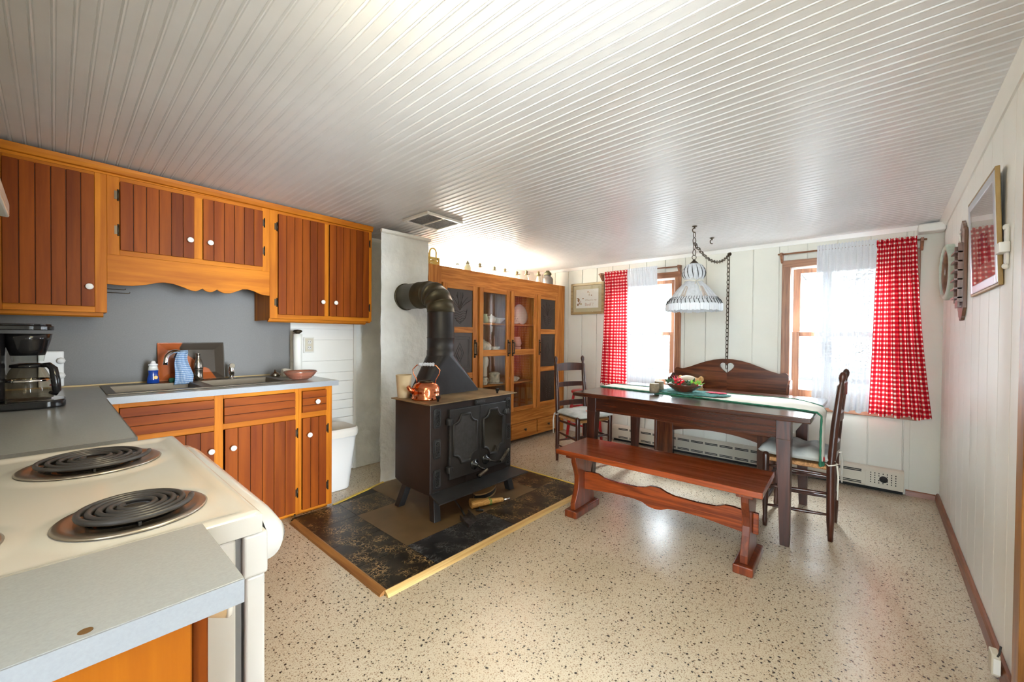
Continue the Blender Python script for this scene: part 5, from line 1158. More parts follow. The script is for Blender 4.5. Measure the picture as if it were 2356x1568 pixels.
for i, (x, y, lb) in enumerate(((3.20, 1.325, 'birch log candle holder on the table, nearer the long bench'), (3.385, 1.36, 'birch log candle holder on the table, nearer the window'))):
    t = thing('log_candle_holder', lb, 'candle holder', (x, y, TT+.008), 0, 'log candle holders'); z = TT+.0125
    f = MB(); f.lathe([(.036, 0), (.0375, .03), (.036, .070)], (x, y, z), 20); obj('log', f, M['bark'], t)
    f = MB(); f.lathe([(.036, .0702), (.034, .072), (.021, .072), (.020, .064), (.0001, .064)], (x, y, z), 20); obj('cut_end', f, M['log_end'], t)

# long bench in front of the table (built along local y)
bn = thing('long_bench', 'reddish mahogany trestle bench with wavy stretcher in front of the table', 'bench', (2.532, 1.033, 0), rad(2.3))
f = MB(); f.box(-.215, .215, -.612, .612, .436, .468); obj('seat', f, M['mahogany_y'], bn, .004, local=True)
for sy in (1, -1):
    y = .520*sy
    f = MB(); f.box(-.165, .165, y-.048, y+.048, .0005, .048); obj('foot', f, M['mahogany'], bn, .006, local=True)
    half = [(.135, .0485), (.135, .09), (.115, .13), (.092, .18), (.085, .23), (.090, .28), (.112, .33), (.130, .37), (.132, .409)]
    f = MB(); f.prism([(a, b_) for a, b_ in half] + [(-a, b_) for a, b_ in reversed(half)], y-.019, y+.019, 'xz'); obj('end_panel', f, M['mahogany'], bn, .003, local=True)
    f = MB(); f.box(-.175, .175, y-.045, y+.035, .4095, .4355); obj('cleat', f, M['mahogany'], bn, .004, local=True)
topw = [(.50, .283), (.44, .290), (.40, .288), (.35, .268), (.25, .262), (.12, .266), (.07, .276), (.03, .293), (0, .296), (-.03, .293), (-.07, .276), (-.12, .266), (-.25, .262), (-.35, .268), (-.40, .288), (-.44, .290), (-.50, .283)]
botw = [(-.50, .162), (-.40, .172), (-.28, .184), (-.14, .186), (-.08, .178), (-.04, .160), (0, .155), (.04, .160), (.08, .178), (.14, .186), (.28, .184), (.40, .172), (.50, .162)]
f = MB(); f.prism(topw + botw, -.012, .012, 'yz'); obj('stretcher', f, M['mahogany_y'], bn, .002, local=True)
for sy in (1, -1):
    f = MB(); f.box(-.012, .012, .5395*sy, .567*sy, .17, .285); obj('tenon', f, M['mahogany_y'], bn, .004, local=True)

# settle against the window wall
se = thing('wooden_settle', 'dark wood settle with a heart cut in its arched back under the wall chain', 'settle', (4.2, 1.09, 0))
yl, yr = 1.60, .585; yc = (yl+yr)/2
def back_half(s_):
    # from the bottom centre outward, over the arch, down into the heart cut-out
    top = [(.505, .905), (.485, .925), (.46, .925), (.43, .915), (.36, .935), (.28, .968), (.20, .998), (.12, 1.020), (.05, 1.030), (0, 1.032)]
    heart = [(0, .985)] + [(.018, .994), (.036, .998), (.055, .990), (.066, .972), (.062, .952), (.045, .930), (.022, .910), (0, .893)]
    o = [(0, .42), (.505, .42)] + top + heart
    return [(yc+s_*a, z) for a, z in o]
f = MB()
for s_ in (1, -1): f.prism(back_half(s_), 4.385, 4.410, 'yz')
obj('back', f, M['settle_y'], se)
f = MB(); o = [(0,.985),(.018,.994),(.036,.998),(.055,.990),(.066,.972),(.062,.952),(.045,.930),(.022,.910),(0,.893)]; o = [(yc+a, z) for a, z in o]+[(yc-a, z) for a, z in reversed(o[1:-1])] if False else [(yc+a, z) for a, z in o] + [(yc-a, z) for a, z in o[-2:0:-1]]
f.tube([(4.384, a, b_) for a, b_ in o], .004, 6, True); obj('heart_edge', f, M['settle'], se)
arm = [(3.93, .0005), (4.41, .0005), (4.41, .86), (4.375, .868), (4.33, .862), (4.27, .83), (4.23, .78), (4.19, .705), (4.13, .66), (4.05, .650), (3.98, .64), (3.945, .60), (3.93, .55)]
for y, s_ in ((yl, 1), (yr, -1)):
    f = MB(); a, b_ = sorted((y, y+.024*s_)); f.prism(arm, a+.0005*(s_ > 0), b_-.0005*(s_ < 0), 'xz'); obj('side_panel', f, M['settle'], se, .004)
f = MB(); f.box(3.93, 4.384, yr+.0005, yl-.0005, .420, .442); obj('seat', f, M['settle_y'], se, .002)
f = MB(); n = 24; ar = [(yr+.001+(yl-yr-.002)*k/n, .300+.098*(1-abs(2*k/n-1)**2.2)) for k in range(n+1)]
f.prism([(yl-.001, .4195), (yr+.001, .4195)] + ar, 3.945, 3.965, 'yz'); obj('front_apron', f, M['settle_y'], se, .001)
for a, b_ in ((yl-.155, yl-.0005), (yr+.0005, yr+.155)):
    f = MB(); f.box(3.9305, 3.9445, a, b_, .0005, .4195); obj('front_stile', f, M['settle'], se, .002)
cu = MB()
def pad(x0, x1, y0, y1, z0, h, seed=0):
    def top(u, v):
        e = (1-abs(2*u-1)**6)*(1-abs(2*v-1)**6); return (x0+(x1-x0)*u, y0+(y1-y0)*v, z0+h*.5+h*.5*e**.5*(1+.12*sin(u*7+seed)*sin(v*5+seed)))
    def bot(u, v):
        e = (1-abs(2*u-1)**6)*(1-abs(2*v-1)**6); return (x0+(x1-x0)*u, y0+(y1-y0)*v, z0+h*.5-h*.5*e**.5)
    return top, bot
a, b_ = pad(3.925, 4.38, yr+.01, yl-.01, .4425, .050); cu.grid(a, 30, 40); cu.grid(b_, 30, 40)
tag(obj('settle_cushion', cu, M['cloth_cream']), 'long flat cream cushion on the settle seat', 'cushion')
# plush animal on the settle
pb = MB()
for c, r_ in (((4.20, 1.37, .575), (.10, .115, .09)), ((4.17, 1.365, .760), (.092, .115, .098)), ((4.12, 1.365, .735), (.06, .06, .045)), ((4.18, 1.462, .835), (.018, .026, .030)), ((4.18, 1.268, .835), (.018, .026, .030)), ((4.11, 1.46, .560), (.085, .04, .04)), ((4.11, 1.28, .560), (.085, .04, .04))): pb.ball(c, r_, 20, 14)
o = obj('plush_animal', pb, M['plush']); m_ = o.modifiers.new('remesh', 'REMESH'); m_.mode = 'VOXEL'; m_.voxel_size = .009; m_.use_smooth_shade = True
tag(o, 'tan plush animal sitting on the settle behind the brown bowl', 'plush toy')
f = MB(); f.ball((4.155, 1.385, .822), (.065, .085, .045), 18, 12); obj('pale_fur_patch', f, M['plush_light'], o)

# ladder back chairs; local +y is the front
def ladder_chair(name, label, loc, rz):
    t = thing(name, label, 'chair', loc, rz, 'ladder back chairs at the table ends'); t['group'] = 'ladder back chairs at the table ends'
    def post(s_):
        f = MB(); k = [(0, .00), (.05, .45), (-.015, .75), (-.045, .965)]
        pth = [(s_*.178, 0, .0005), (s_*.178, .002, .12), (s_*.178, .004, .45), (s_*.176, -.012, .70), (s_*.174, -.036, .95), (s_*.174, -.040, .965), (s_*.174, -.041, .980), (s_*.174, -.043, 1.00), (s_*.174, -.045, 1.018), (s_*.174, -.046, 1.034), (s_*.174, -.046, 1.040)]
        f.tube(pth, [.013, .020, .0215, .0205, .019, .012, .013, .019, .019, .012, .003], 14); return f
    for s_ in (1, -1): obj('back_post', post(s_), M['walnut'], t, local=True)
    for s_ in (1, -1):
        f = MB(); f.tube([(s_*.200, .343, .0005), (s_*.200, .343, .035), (s_*.200, .343, .07), (s_*.200, .343, .16), (s_*.200, .343, .30), (s_*.200, .343, .40), (s_*.200, .343, .47), (s_*.200, .343, .487), (s_*.200, .343, .492)], [.012, .016, .012, .017, .022, .020, .022, .016, .004], 14); obj('front_leg', f, M['walnut'], t, local=True)
    for z, h, arch in ((.925, .068, .012), (.752, .045, .004), (.565, .048, .004)):
        f = MB(); N = 14; zz = lambda u: z+h/2+arch*(1-(2*u-1)**2)
        yb = lambda u: (-.032 if z > .9 else -.016 if z > .7 else -.002) - .022*(1-(2*u-1)**2)
        vs = []
        for k in range(N+1):
            u = k/N; x = -.168+.336*u
            vs += [(x, yb(u)-.006, z-h/2), (x, yb(u)+.006, z-h/2), (x, yb(u)+.006, zz(u)), (x, yb(u)-.006, zz(u))]
        f.add(vs, [(4*k+q, 4*k+(q+1) % 4, 4*k+4+(q+1) % 4, 4*k+4+q) for k in range(N) for q in range(4)] + [(0,1,2,3), (4*N+3,4*N+2,4*N+1,4*N)]); obj('back_slat', f, M['walnut'], t, .002, local=True)
    rungs = [((-.178,.004,.29),(-.2,.343,.27)), ((.178,.004,.29),(.2,.343,.27)), ((-.178,.004,.16),(-.2,.343,.14)), ((.178,.004,.16),(.2,.343,.14)), ((-.2,.343,.29),(.2,.343,.29)), ((-.2,.343,.17),(.2,.343,.17)), ((-.178,.004,.20),(.178,.004,.20)), ((-.178,.004,.405),(-.2,.343,.405)), ((.178,.004,.405),(.2,.343,.405))]
    for a, b_ in rungs:
        f = MB(); a, b_ = Vector(a), Vector(b_); f.tube([a+(b_-a)*k/6 for k in range(7)], [.007, .009, .0105, .011, .0105, .009, .007], 10); obj('rung', f, M['walnut'], t, local=True)
    f = MB(); f.hexa([(-.172,-.005,.430),(.172,-.005,.430),(.192,.350,.430),(-.192,.350,.430),(-.172,-.005,.457),(.172,-.005,.457),(.192,.350,.457),(-.192,.350,.457)])
    for k in range(30): u = -.18+.012*k; f.tube([(u, .001+.0*k, .444), (u, .350, .444)], .0145, 5) if abs(u) < .172 else None
    obj('rush_seat', f, M['rush'], t, .008, local=True)
    return t
ladder_chair('ladder_back_chair', 'dark ladder back chair at the right end of the table by the gingham curtain', (3.338, .196, 0), 0)
cl_ = ladder_chair('ladder_back_chair', 'dark ladder back chair at the left end of the table near the oak hutch', (3.520, 2.318, 0), rad(162))
def seat_cushion(name, label, loc, rz, h, folds, tie_sides):
    t = thing(name, label, 'cushion', loc, rz); f = MB()
    def sh(u, v, top):
        x = -.205+.41*u; y = -.02+.41*v; q = max(0.0, (1-abs(2*u-1)**5)*(1-abs(2*v-1)**5))**.55
        dx = 1-.06*(1-v); x *= dx
        z = h*.45 + (h*.55*q*(1+.22*sin(v*folds*pi+u*1.5)*(1 if folds > 2 else .5)+.1*sin(u*9)) if top else -h*.45*q)
        return (x, y, z+.0025+(h*.45*q*0))
    f.grid(lambda u, v: sh(u, v, True), 36, 36); f.grid(lambda u, v: sh(u, v, False), 36, 36)
    obj('pad', f, M['cushion'], t, local=True)
    for s_ in tie_sides:
        g = MB(); g.tube([(s_*.150, .0, h*.3), (s_*.178, -.030, h*.25), (s_*.205, -.012, h*.2), (s_*.207, .012, h*.1), (s_*.180, .030, h*.2)], .004, 6); g.tube([(s_*.195, -.026, h*.2), (s_*.200, -.032, -.05), (s_*.196, -.030, -.14)], .0045, 6); g.tube([(s_*.197, -.028, h*.2), (s_*.206, -.034, -.06), (s_*.204, -.032, -.19)], .0045, 6); obj('tie', g, M['cloth_cream'], t, local=True)
    return t
seat_cushion('chair_cushion', 'pale ribbed cushion tied to the right hand ladder back chair', (3.338, .196, .460), 0, .075, 7, (-1, 1))
cc = seat_cushion('chair_cushion', 'pale grey cushion on the left hand ladder back chair by the hutch', (3.520, 2.318, .460), rad(162), .060, 2, (1,))
f = MB()
for k in range(9): f.ball((-.06+.02*(k % 3)+.008*k, .24+.03*(k//3), .0635), (.022, .018, .003), 8, 6)
obj('red_print', f, M['ink_red'], cc, local=True)

# red stool behind the left chair
rs = thing('red_stool', 'red painted wooden stool behind the left ladder back chair', 'stool', (4.22, 2.60, 0))
f = MB(); f.lathe([(.001, .565), (.150, .565), (.158, .575), (.158, .590), (.150, .597), (.001, .597)], (4.22, 2.60, 0), 32); obj('seat', f, M['red_paint'], rs)
feet = [(-.10, .155), (.155, .10), (.10, -.155), (-.155, -.10)]
for a, b_ in feet:
    f = MB(); f.tube([(4.22+a*1.12, 2.60+b_*1.12, .0005), (4.22+a*.92, 2.60+b_*.92, .30), (4.22+a*.66, 2.60+b_*.66, .5645)], [.015, .021, .014], 12); obj('leg', f, M['red_paint'], rs)
for i in range(4):
    for z in ((.20, .36) if i % 2 else (.24, .40)):
        k = 1.12-.46*z/.565; a, b_ = feet[i], feet[(i+1) % 4]; f = MB(); f.tube([(4.22+a[0]*k, 2.60+a[1]*k, z), (4.22+b_[0]*k, 2.60+b_[1]*k, z)], .010, 8); obj('rung', f, M['red_paint'], rs)

# baseboard heater
bh = thing('baseboard_heater', 'long beige baseboard heater along the window wall', 'heater', (4.48, 1.1, 0))
hx0, hx1 = XW-.075, XW-.004
f = MB(); f.prism([(hx1, .03), (hx0+.012, .03), (hx0, .045), (hx0, .150), (hx0+.010, .172), (hx0+.03, .186), (hx1, .190)], -.175, 2.360, 'xz'); obj('housing', f, M['beige'], bh, .002)
f = MB(); y = .075; k = 0
while y < 2.25:
    for za, zb in ((.143, .151), (.155, .163), (.048, .055), (.060, .067)): f.box(hx0-.0012, hx0-.0002, y+.006, y+.125, za, zb)
    y += .138
obj('slots', f, M['dark_slot'], bh)
f = MB(); f.box(hx0-.0035, hx0-.0005, -.172, .055, .036, .165); cpn = obj('control_cover', f, M['beige'], bh, .001)
f = MB(); f.lathe([(.026, 0), (.026, -.004), (.018, -.006), (.016, -.020), (.0001, -.021)], (hx0-.0037, -.055, .108), 20, 'x'); obj('dial', f, M['black_matte'], cpn)
f = MB()
for i in range(7):
    for j in range(5):
        yy, zz = -.130+.025*i, .070+.019*j
        if math.hypot(yy+.055, zz-.108) > .03: f.box(hx0-.0046, hx0-.0036, yy, yy+.006, zz, zz+.009)
obj('dial_slots', f, M['dark_slot'], cpn)
f = MB(); f.box(hx1-.03, hx1, -.17, 2.35, .0005, .03); obj('foot', f, M['dark_slot'], bh)

# ---------------------------------------------------------------- pendant lamp
LX, LY = 3.511, 1.133; LZ = ceil_z(LX, LY)
pl = thing('pendant_lamp', 'white fringed swag pendant lamp hanging on a chain over the table', 'lamp', (LX, LY, 1.46))
def shade(u, v):
    pr = [(1.846,.030),(1.838,.055),(1.815,.074),(1.785,.085),(1.755,.086),(1.73,.078),(1.708,.062),(1.695,.066),(1.675,.088),(1.64,.122),(1.60,.152),(1.56,.180),(1.53,.200),(1.500,.212)]
    k = v*(len(pr)-1); i = min(int(k), len(pr)-2); q = k-i; z = pr[i][0]*(1-q)+pr[i+1][0]*q; r_ = pr[i][1]*(1-q)+pr[i+1][1]*q
    a = 2*pi*u; r_ *= 1+.022*sin(26*a)*(1-.4*v)+.012*sin(7*a+3*v)
    return (LX+r_*cos(a), LY+r_*sin(a), z)
f = MB(); f.grid(shade, 160, 44); sho = obj('shade', f, M['lampshade'], pl)
f = MB(); f.tube([(LX+(.066+.004*sin(9*a))*cos(a), LY+(.066+.004*sin(9*a))*sin(a), 1.703+.004*sin(3*a)) for a in [2*pi*k/60 for k in range(60)]], .006, 8, True)
# bow towards the camera
vd = Vector((-LX, -LY, 0)).normalized(); sd = Vector((vd.y, -vd.x, 0)); bc = Vector((LX, LY, 1.70))+vd*.072+sd*(-.02)
for s_, a in ((1, .5), (-1, .6)): f.tube([bc, bc+sd*s_*.03+Vector((0,0,.02)), bc+sd*s_*.05+Vector((0,0,.004)), bc+sd*s_*.02+Vector((0,0,-.006)), bc], .0035, 6)
for s_, l in ((1, .10), (-1, .09)): f.tube([bc, bc+vd*.03+sd*s_*.02+Vector((0,0,-l*.5)), bc+vd*.07+sd*s_*.03+Vector((0,0,-l))], .004, 6)
obj('tie_cord', f, M['cloth_cream'], sho)
f = MB()
for s_ in (0, 1):
    a0 = math.atan2(vd.y, vd.x) + (-.75 if s_ else .25)
    def patch(u, v, a0=a0):
        a = a0 + .5*u; z = 1.655-.085*v; r_ = .108+(.172-.108)*v
        return (LX+(r_+.006+.003*sin(u*20))*cos(a), LY+(r_+.006+.003*sin(u*20))*sin(a), z-.02*abs(2*u-1))
    f.grid(patch, 20, 10)
obj('lace_panel', f, M['lampshade_tan'], sho)
f = MB()
for k in range(40):
    a = 2*pi*k/40; f.tube([(LX+r_*cos(a+t), LY+r_*sin(a+t), z) for r_, z, t in ((.199, 1.545, 0), (.210, 1.522, .025), (.216, 1.506, .05))], .0028, 5)
for k in range(14):
    a = 2*pi*k/14+.1; f.tube([(LX+(r_+.002)*cos(a+.05*q), LY+(r_+.002)*sin(a+.05*q), z) for q, (z, r_) in enumerate(((1.828,.064),(1.80,.080),(1.77,.087),(1.745,.084),(1.722,.073)))], [.001,.003,.0035,.003,.001], 5)
for k in range(60):
    a = 2*pi*k/60+.03; f.tube([(LX+r_*cos(a-t), LY+r_*sin(a-t), z) for r_, z, t in ((.180, 1.566, 0), (.190, 1.552, .02), (.199, 1.540, .03))], .0018, 5)
obj('black_stitching', f, M['black_matte'], sho)
f = MB()
for k in range(95): 
    a = 2*pi*k/95; r_ = .214+random.uniform(-.003,.003); zb = 1.456+random.uniform(-.004,.006); w_ = .0066
    t_ = Vector((-sin(a), cos(a), 0)); c_ = Vector((LX+r_*cos(a), LY+r_*sin(a), 0)); n_ = Vector((cos(a), sin(a), 0))*.003
    p = [c_-t_*w_, c_+t_*w_]; f.hexa([q+o_+Vector((0,0,z)) for z in (zb,) for q, o_ in ((p[0],-n_),(p[1],-n_),(p[1],n_),(p[0],n_))] + [q+o_+Vector((0,0,1.512)) for q, o_ in ((p[0],-n_),(p[1],-n_),(p[1],n_),(p[0],n_))])
obj('fringe', f, M['fringe'], sho)
f = MB(); f.lathe([(.034, 1.8465), (.030, 1.853), (.012, 1.870), (.008, 1.880)], (LX, LY, 0), 18); f.tube([(LX+.018*cos(a)*.74, LY-.018*cos(a)*.67, 1.897+.018*sin(a)) for a in [2*pi*k/18 for k in range(18)]], .0028, 6, True); obj('cap', f, M['bronze'], pl)
def chain(mb, path, link=.050):
    P = [Vector(p) for p in path]; acc = [0]
    for a, b_ in zip(P[:-1], P[1:]): acc.append(acc[-1]+(b_-a).length)
    n = max(2, int(acc[-1]/(link*.78)))
    def at(s_):
        for i in range(len(P)-1):
            if s_ <= acc[i+1]: q = (s_-acc[i])/max(1e-6, acc[i+1]-acc[i]); return P[i]+(P[i+1]-P[i])*q, (P[i+1]-P[i]).normalized()
        return P[-1], (P[-1]-P[-2]).normalized()
    for k in range(n):
        c_, t_ = at(acc[-1]*(k+.5)/n); u = Vector((0,0,1)) if abs(t_.z) < .8 else Vector((.6,.8,0)); a = t_.cross(u).normalized(); b_ = t_.cross(a)
        if k % 2: a = b_
        mb.tube([c_+t_*(link*.5*cos(q))+a*(link*.27*sin(q)) for q in [2*pi*j/12 for j in range(12)]],   .0031, 6, True)
f = MB(); chain(f, [(LX, LY, 1.912), (LX, LY, LZ-.052)]); obj('hanging_chain', f, M['bronze'], pl)
f = MB(); sw = [(LX, LY, 2.015)]
for k in range(1, 13): q = k/12; sw.append((LX+(4.488-LX)*q, LY-.014*q, 2.015+(2.062-2.015)*q - .42*q*(1-q) + .05*q*(1-q)*(1-2*q)))
chain(f, sw); chain(f, [(4.488, 1.119, 2.055), (4.490, 1.121, 1.5), (4.490, 1.124, .93)]); f.tube([(4.502, 1.112, 2.05), (4.502, 1.117, .5)], .003, 6); obj('swag_chain', f, M['bronze'], pl)
def hookm(x, y, z): 
    f = MB(); f.lathe([(.020, 0), (.018, -.004), (.006, -.008), (.005, -.02)], (x, y, z-.0045), 16)
    f.tube([(x, y, z-.018)] + [(x+.017*sin(a)*.74*.0+(-.016*sin(a))*.66, y+.016*sin(a)*.75, z-.038+.018*cos(a)) for a in [pi*k/8 for k in range(-1, 10)]] , .004, 7); return f
tag(obj('ceiling_hook', hookm(LX, LY, LZ), M['bronze']), 'bronze swag hook in the ceiling holding the lamp chain', 'hook', 'swag hooks in the ceiling')
tag(obj('ceiling_hook', hookm(3.969, 1.128, ceil_z(3.969, 1.128)), M['bronze']), 'empty bronze swag hook in the ceiling nearer the window wall', 'hook', 'swag hooks in the ceiling')
f = MB(); f.lathe([(.018, 0), (.020, -.004), (.010, -.010), (.006, -.03)], (XW-.0005, 1.119, 2.078), 16, 'x'); f.tube([(XW-.028, 1.119, 2.078), (XW-.042, 1.119, 2.070), (XW-.044, 1.119, 2.055), (XW-.034, 1.119, 2.048)], .004, 8)
tag(obj('wall_hook', f, M['bronze']), 'bronze hook on the window wall where the lamp chain turns down', 'hook')

# ---------------------------------------------------------------- curtains
CK = 1/.036
def curtain(name, mat, label, cat, grp, y0t, y1t, y0b, y1b, zt, zb, folds, x, amp, full, uvs, hem=0, seed=0, thick=0):
    N, R = folds*14, 60
    def fn(u, v):
        # v 0 top, 1 bottom
        y = (y0t+(y1t-y0t)*u)*(1-v**1.6) + (y0b+(y1b-y0b)*u)*v**1.6
        ph = 2*pi*folds*u + .9*sin(2.1*u*pi+seed) ; g = amp*(.35+.65*min(1, v*4))*(1+.3*sin(u*11+seed))
        if v < .045: g = amp*.35; ph = 2*pi*folds*2*u
        z = zt+(zb-zt)*v + .010*sin(ph*.5)*(v == 1) + (.006*sin(ph) if v < .02 else 0)
        if v < .06: x_ = x-.013
        else: x_ = x-.013*max(0, 1-(v-.06)/.08)
        return (x_ + g*sin(ph+.4*sin(v*3+seed)), y + g*.45*cos(ph*1.0+.5), z)
    c = MB(); W = abs(y1t-y0t)*full; H_ = abs(zt-zb)
    c.grid(fn, N, R, True, lambda u, v: (u*W*uvs, (1-v)*H_*uvs))
    o = obj(name, c, mat, solid=thick); return tag(o, label, cat, grp)
XC = 4.452
gh = 'red gingham curtains'; lh = 'white lace curtains'
curtain('gingham_curtain', M['gingham'], 'red and white gingham curtain beside the framed cow picture', 'curtain', gh, 2.172, 2.470, 2.165, 2.520, 2.020, .668, 7, XC, .016, 2.6, CK, seed=1)
curtain('gingham_curtain', M['gingham'], 'wide red and white gingham curtain next to the right hand wall', 'curtain', gh, -.222, .012, -.325, .042, 2.040, .622, 7, XC, .020, 3.4, CK, seed=2)
curtain('lace_curtain', M['lace'], 'white lace curtain at the left window beside the fringed lamp', 'curtain', lh, 1.822, 2.176, 1.835, 2.168, 2.028, .66, 9, XC+.003, .010, 1.5, 1.0, seed=3)
curtain('lace_curtain', M['lace'], 'white lace curtain at the right window behind the ladder back chair', 'curtain', lh, .008, .400, .038, .425, 2.050, .632, 9, XC+.003, .011, 1.5, 1.0, seed=5)
for y0, y1, lb in ((1.582, 2.545, 'wooden curtain rod over the left window'), (-.262, .682, 'wooden curtain rod over the right window')):
    t = thing('curtain_rod', lb, 'curtain rod', (XC, (y0+y1)/2, 2.0), 0, 'wooden curtain rods'); zr_ = 1.998 if y0 > 1 else 2.008
    f = MB(); f.tube([(XC, y0-.012, zr_), (XC, y1+.012, zr_)], .0075, 12); obj('rod', f, M['casing_y'], t)
    for y in (y0+.014, y1-.014):
        f = MB(); f.prism([(XC-.014, zr_-.014), (XC-.014, zr_+.014), (XW-.024, zr_+.020), (XW-.024, zr_-.075), (XW-.045, zr_-.062)], y-.009, y+.009, 'xz'); f.box(XW-.0239, XW-.0005, y-.009, y+.009, zr_-.075, zr_+.02); obj('bracket', f, M['casing'], t, .002)

# ---------------------------------------------------------------- pictures and wall things
pc = thing('framed_picture', 'gold brown framed cow picture with lettering left of the gingham curtain', 'picture', (XW, 2.75, 1.72))
y0, y1, z0, z1 = 2.512, 2.990, 1.522, 1.918; xf = XW-.032; bw_ = .030
f = MB(); f.box(xf, XW-.001, y0, y0+bw_, z0, z1); f.box(xf, XW-.001, y1-bw_, y1, z0, z1); f.box(xf+.0003, XW-.001, y0+bw_, y1-bw_, z0, z0+bw_); f.box(xf+.0003, XW-.001, y0+bw_, y1-bw_, z1-bw_, z1); obj('frame', f, M['bronze_frame'], pc, .004)
f = MB(); f.box(xf+.016, xf+.020, y0+bw_-.002, y1-bw_+.002, z0+bw_-.002, z1-bw_+.002); obj('mat', f, M['mat_tan'], pc)
py0, py1, pz0, pz1 = 2.592, 2.915, 1.602, 1.840
f = MB(); f.box(xf+.0145, xf+.0158, py0, py1, pz0, pz1); art = obj('drawing', f, M['paper'], pc)
def text(s, size, y, z, x, parent, mat, name='lettering', face='x'):
    cu_ = bpy.data.curves.new('tmp', 'FONT'); cu_.body = s; cu_.size = size; to = bpy.data.objects.new('tmp', cu_); COL.objects.link(to)
    dg = bpy.context.evaluated_depsgraph_get(); me = bpy.data.meshes.new_from_object(to.evaluated_get(dg)); bpy.data.objects.remove(to)
    mb = MB(); mb.add([(x, y-v.co.x, z+v.co.y) for v in me.vertices], [tuple(p.vertices) for p in me.polygons]); bpy.data.meshes.remove(me)
    return obj(name, mb, mat, parent)
text("Where's my", .034, 2.785, 1.690, xf+.0140, art, plain('pale_brown_ink', (.48,.33,.24), .8)); text("Beef ?", .052, 2.785, 1.630, xf+.0140, art, plain('pale_red_ink', (.52,.31,.24), .8))
f = MB()
def flat(y, z, ry, rz_, n=18): f.add([(xf+.0140, y+ry*cos(2*pi*k/n), z+rz_*sin(2*pi*k/n)) for k in range(n)], [tuple(range(n))])
for y, z, a, b_ in ((2.878, 1.705, .016, .024), (2.892, 1.728, .016, .007), (2.812, 1.722, .013, .007), (2.868, 1.665, .008, .016), (2.888, 1.648, .013, .016), (2.846, 1.68, .004, .02), (2.741, 1.805, .006, .012), (2.723, 1.765, .008, .006), (2.690, 1.760, .008, .007)): flat(y, z, a, b_)
obj('cow_drawing', f, M['cow_brown'], art)
f = MB(); flat(2.843, 1.655, .014, .012); flat(2.72, 1.79, .006, .006); obj('muzzle', f, plain('ochre_paint', (.45,.36,.20), .8), art)
f = MB(); f.box(xf+.010, xf+.012, y0+bw_-.002, y1-bw_+.002, z0+bw_-.002, z1-bw_+.002); obj('glass', f, M['cabinet_glass'], pc)

fp = thing('framed_print', 'gilt and silver framed print with glass on the right hand wall', 'picture', (2.83, YR, 1.46)); fp.rotation_euler = (rad(-2.0), 0, 0)
W, H_, D = .65, .475, .020; bw_ = .045
f = MB()
def fr_(mb, x0, x1, z0, z1, w_, ya, yb): 
    mb.box(x0, x0+w_, ya, yb, z0, z1); mb.box(x1-w_, x1, ya, yb, z0, z1); mb.box(x0+w_, x1-w_, ya, yb, z0, z0+w_); mb.box(x0+w_, x1-w_, ya, yb, z1-w_, z1)
fr_(f, -W/2, W/2, 0, H_, .010, .001, .015); obj('outer_frame', f, M['gilt'], fp, .002, local=True)
f = MB(); fr_(f, -W/2+.0102, W/2-.0102, .0102, H_-.0102, .040, .004, .0165); obj('inner_frame', f, M['silver_frame'], fp, .005, local=True)
f = MB(); f.box(-W/2+.05, W/2-.05, .008, .010, .05, H_-.05); art2 = obj('print', f, M['print'], fp, local=True)
f = MB()
for x, z, w_, h_ in ((-.10, .15, .10, .10), (-.02, .13, .08, .13), (.06, .18, .07, .08), (-.16, .12, .06, .07)): f.box(x, x+w_, .0101, .0108, z, z+h_)
obj('red_shapes', f, plain('faded_red_paint', (.33,.05,.06), .7), art2, local=True)
f = MB(); f.box(-.03, .05, .01085, .0112, .20, .27); f.box(.07, .12, .01085, .0112, .12, .20); obj('dark_shapes', f, plain('faded_navy_paint', (.10,.08,.14), .7), art2, local=True)
f = MB(); f.box(-W/2+.05, W/2-.05, .0135, .0150, .05, H_-.05); obj('glass', f, M['cabinet_glass'], fp, local=True)

rk = thing('wall_rack', 'brown wooden wall rack with slatted pockets and scalloped ends on the right wall', 'rack', (3.50, YR, 1.35))
ol = [(3.40, 1.42), (3.40, 1.85), (3.415, 1.872), (3.435, 1.868), (3.445, 1.885), (3.47, 1.905), (3.49, 1.915), (3.505, 1.928), (3.52, 1.915), (3.54, 1.905), (3.565, 1.885), (3.575, 1.868), (3.595, 1.872), (3.61, 1.85), (3.61, 1.42), (3.585, 1.40), (3.57, 1.375), (3.545, 1.365), (3.525, 1.35), (3.505, 1.36), (3.485, 1.35), (3.465, 1.365), (3.44, 1.375), (3.425, 1.40)]
f = MB(); f.prism(ol, YR+.001, YR+.016, 'xz'); obj('back_board', f, M['rack_wood'], rk, .002)
for k in range(6):
    z = 1.475+.052*k; f = MB(); f.box(3.425, 3.585, YR+.0165, YR+.050, z, z+.010); f.box(3.425, 3.585, YR+.042, YR+.050, z+.0102, z+.036) if False else None; obj('slat', f, M['rack_wood'], rk, .001)
for x in (3.43, 3.575):
    f = MB(); f.box(x-.005, x+.005, YR+.0163, YR+.036, 1.455, 1.790); obj('slat_post', f, M['rack_wood'], rk)
f = MB(); f.box(3.45, 3.56, YR+.0163, YR+.032, 1.425, 1.435); f.box(3.45, 3.56, YR+.024, YR+.032, 1.4352, 1.470); obj('letter_ledge', f, M['rack_wood'], rk)
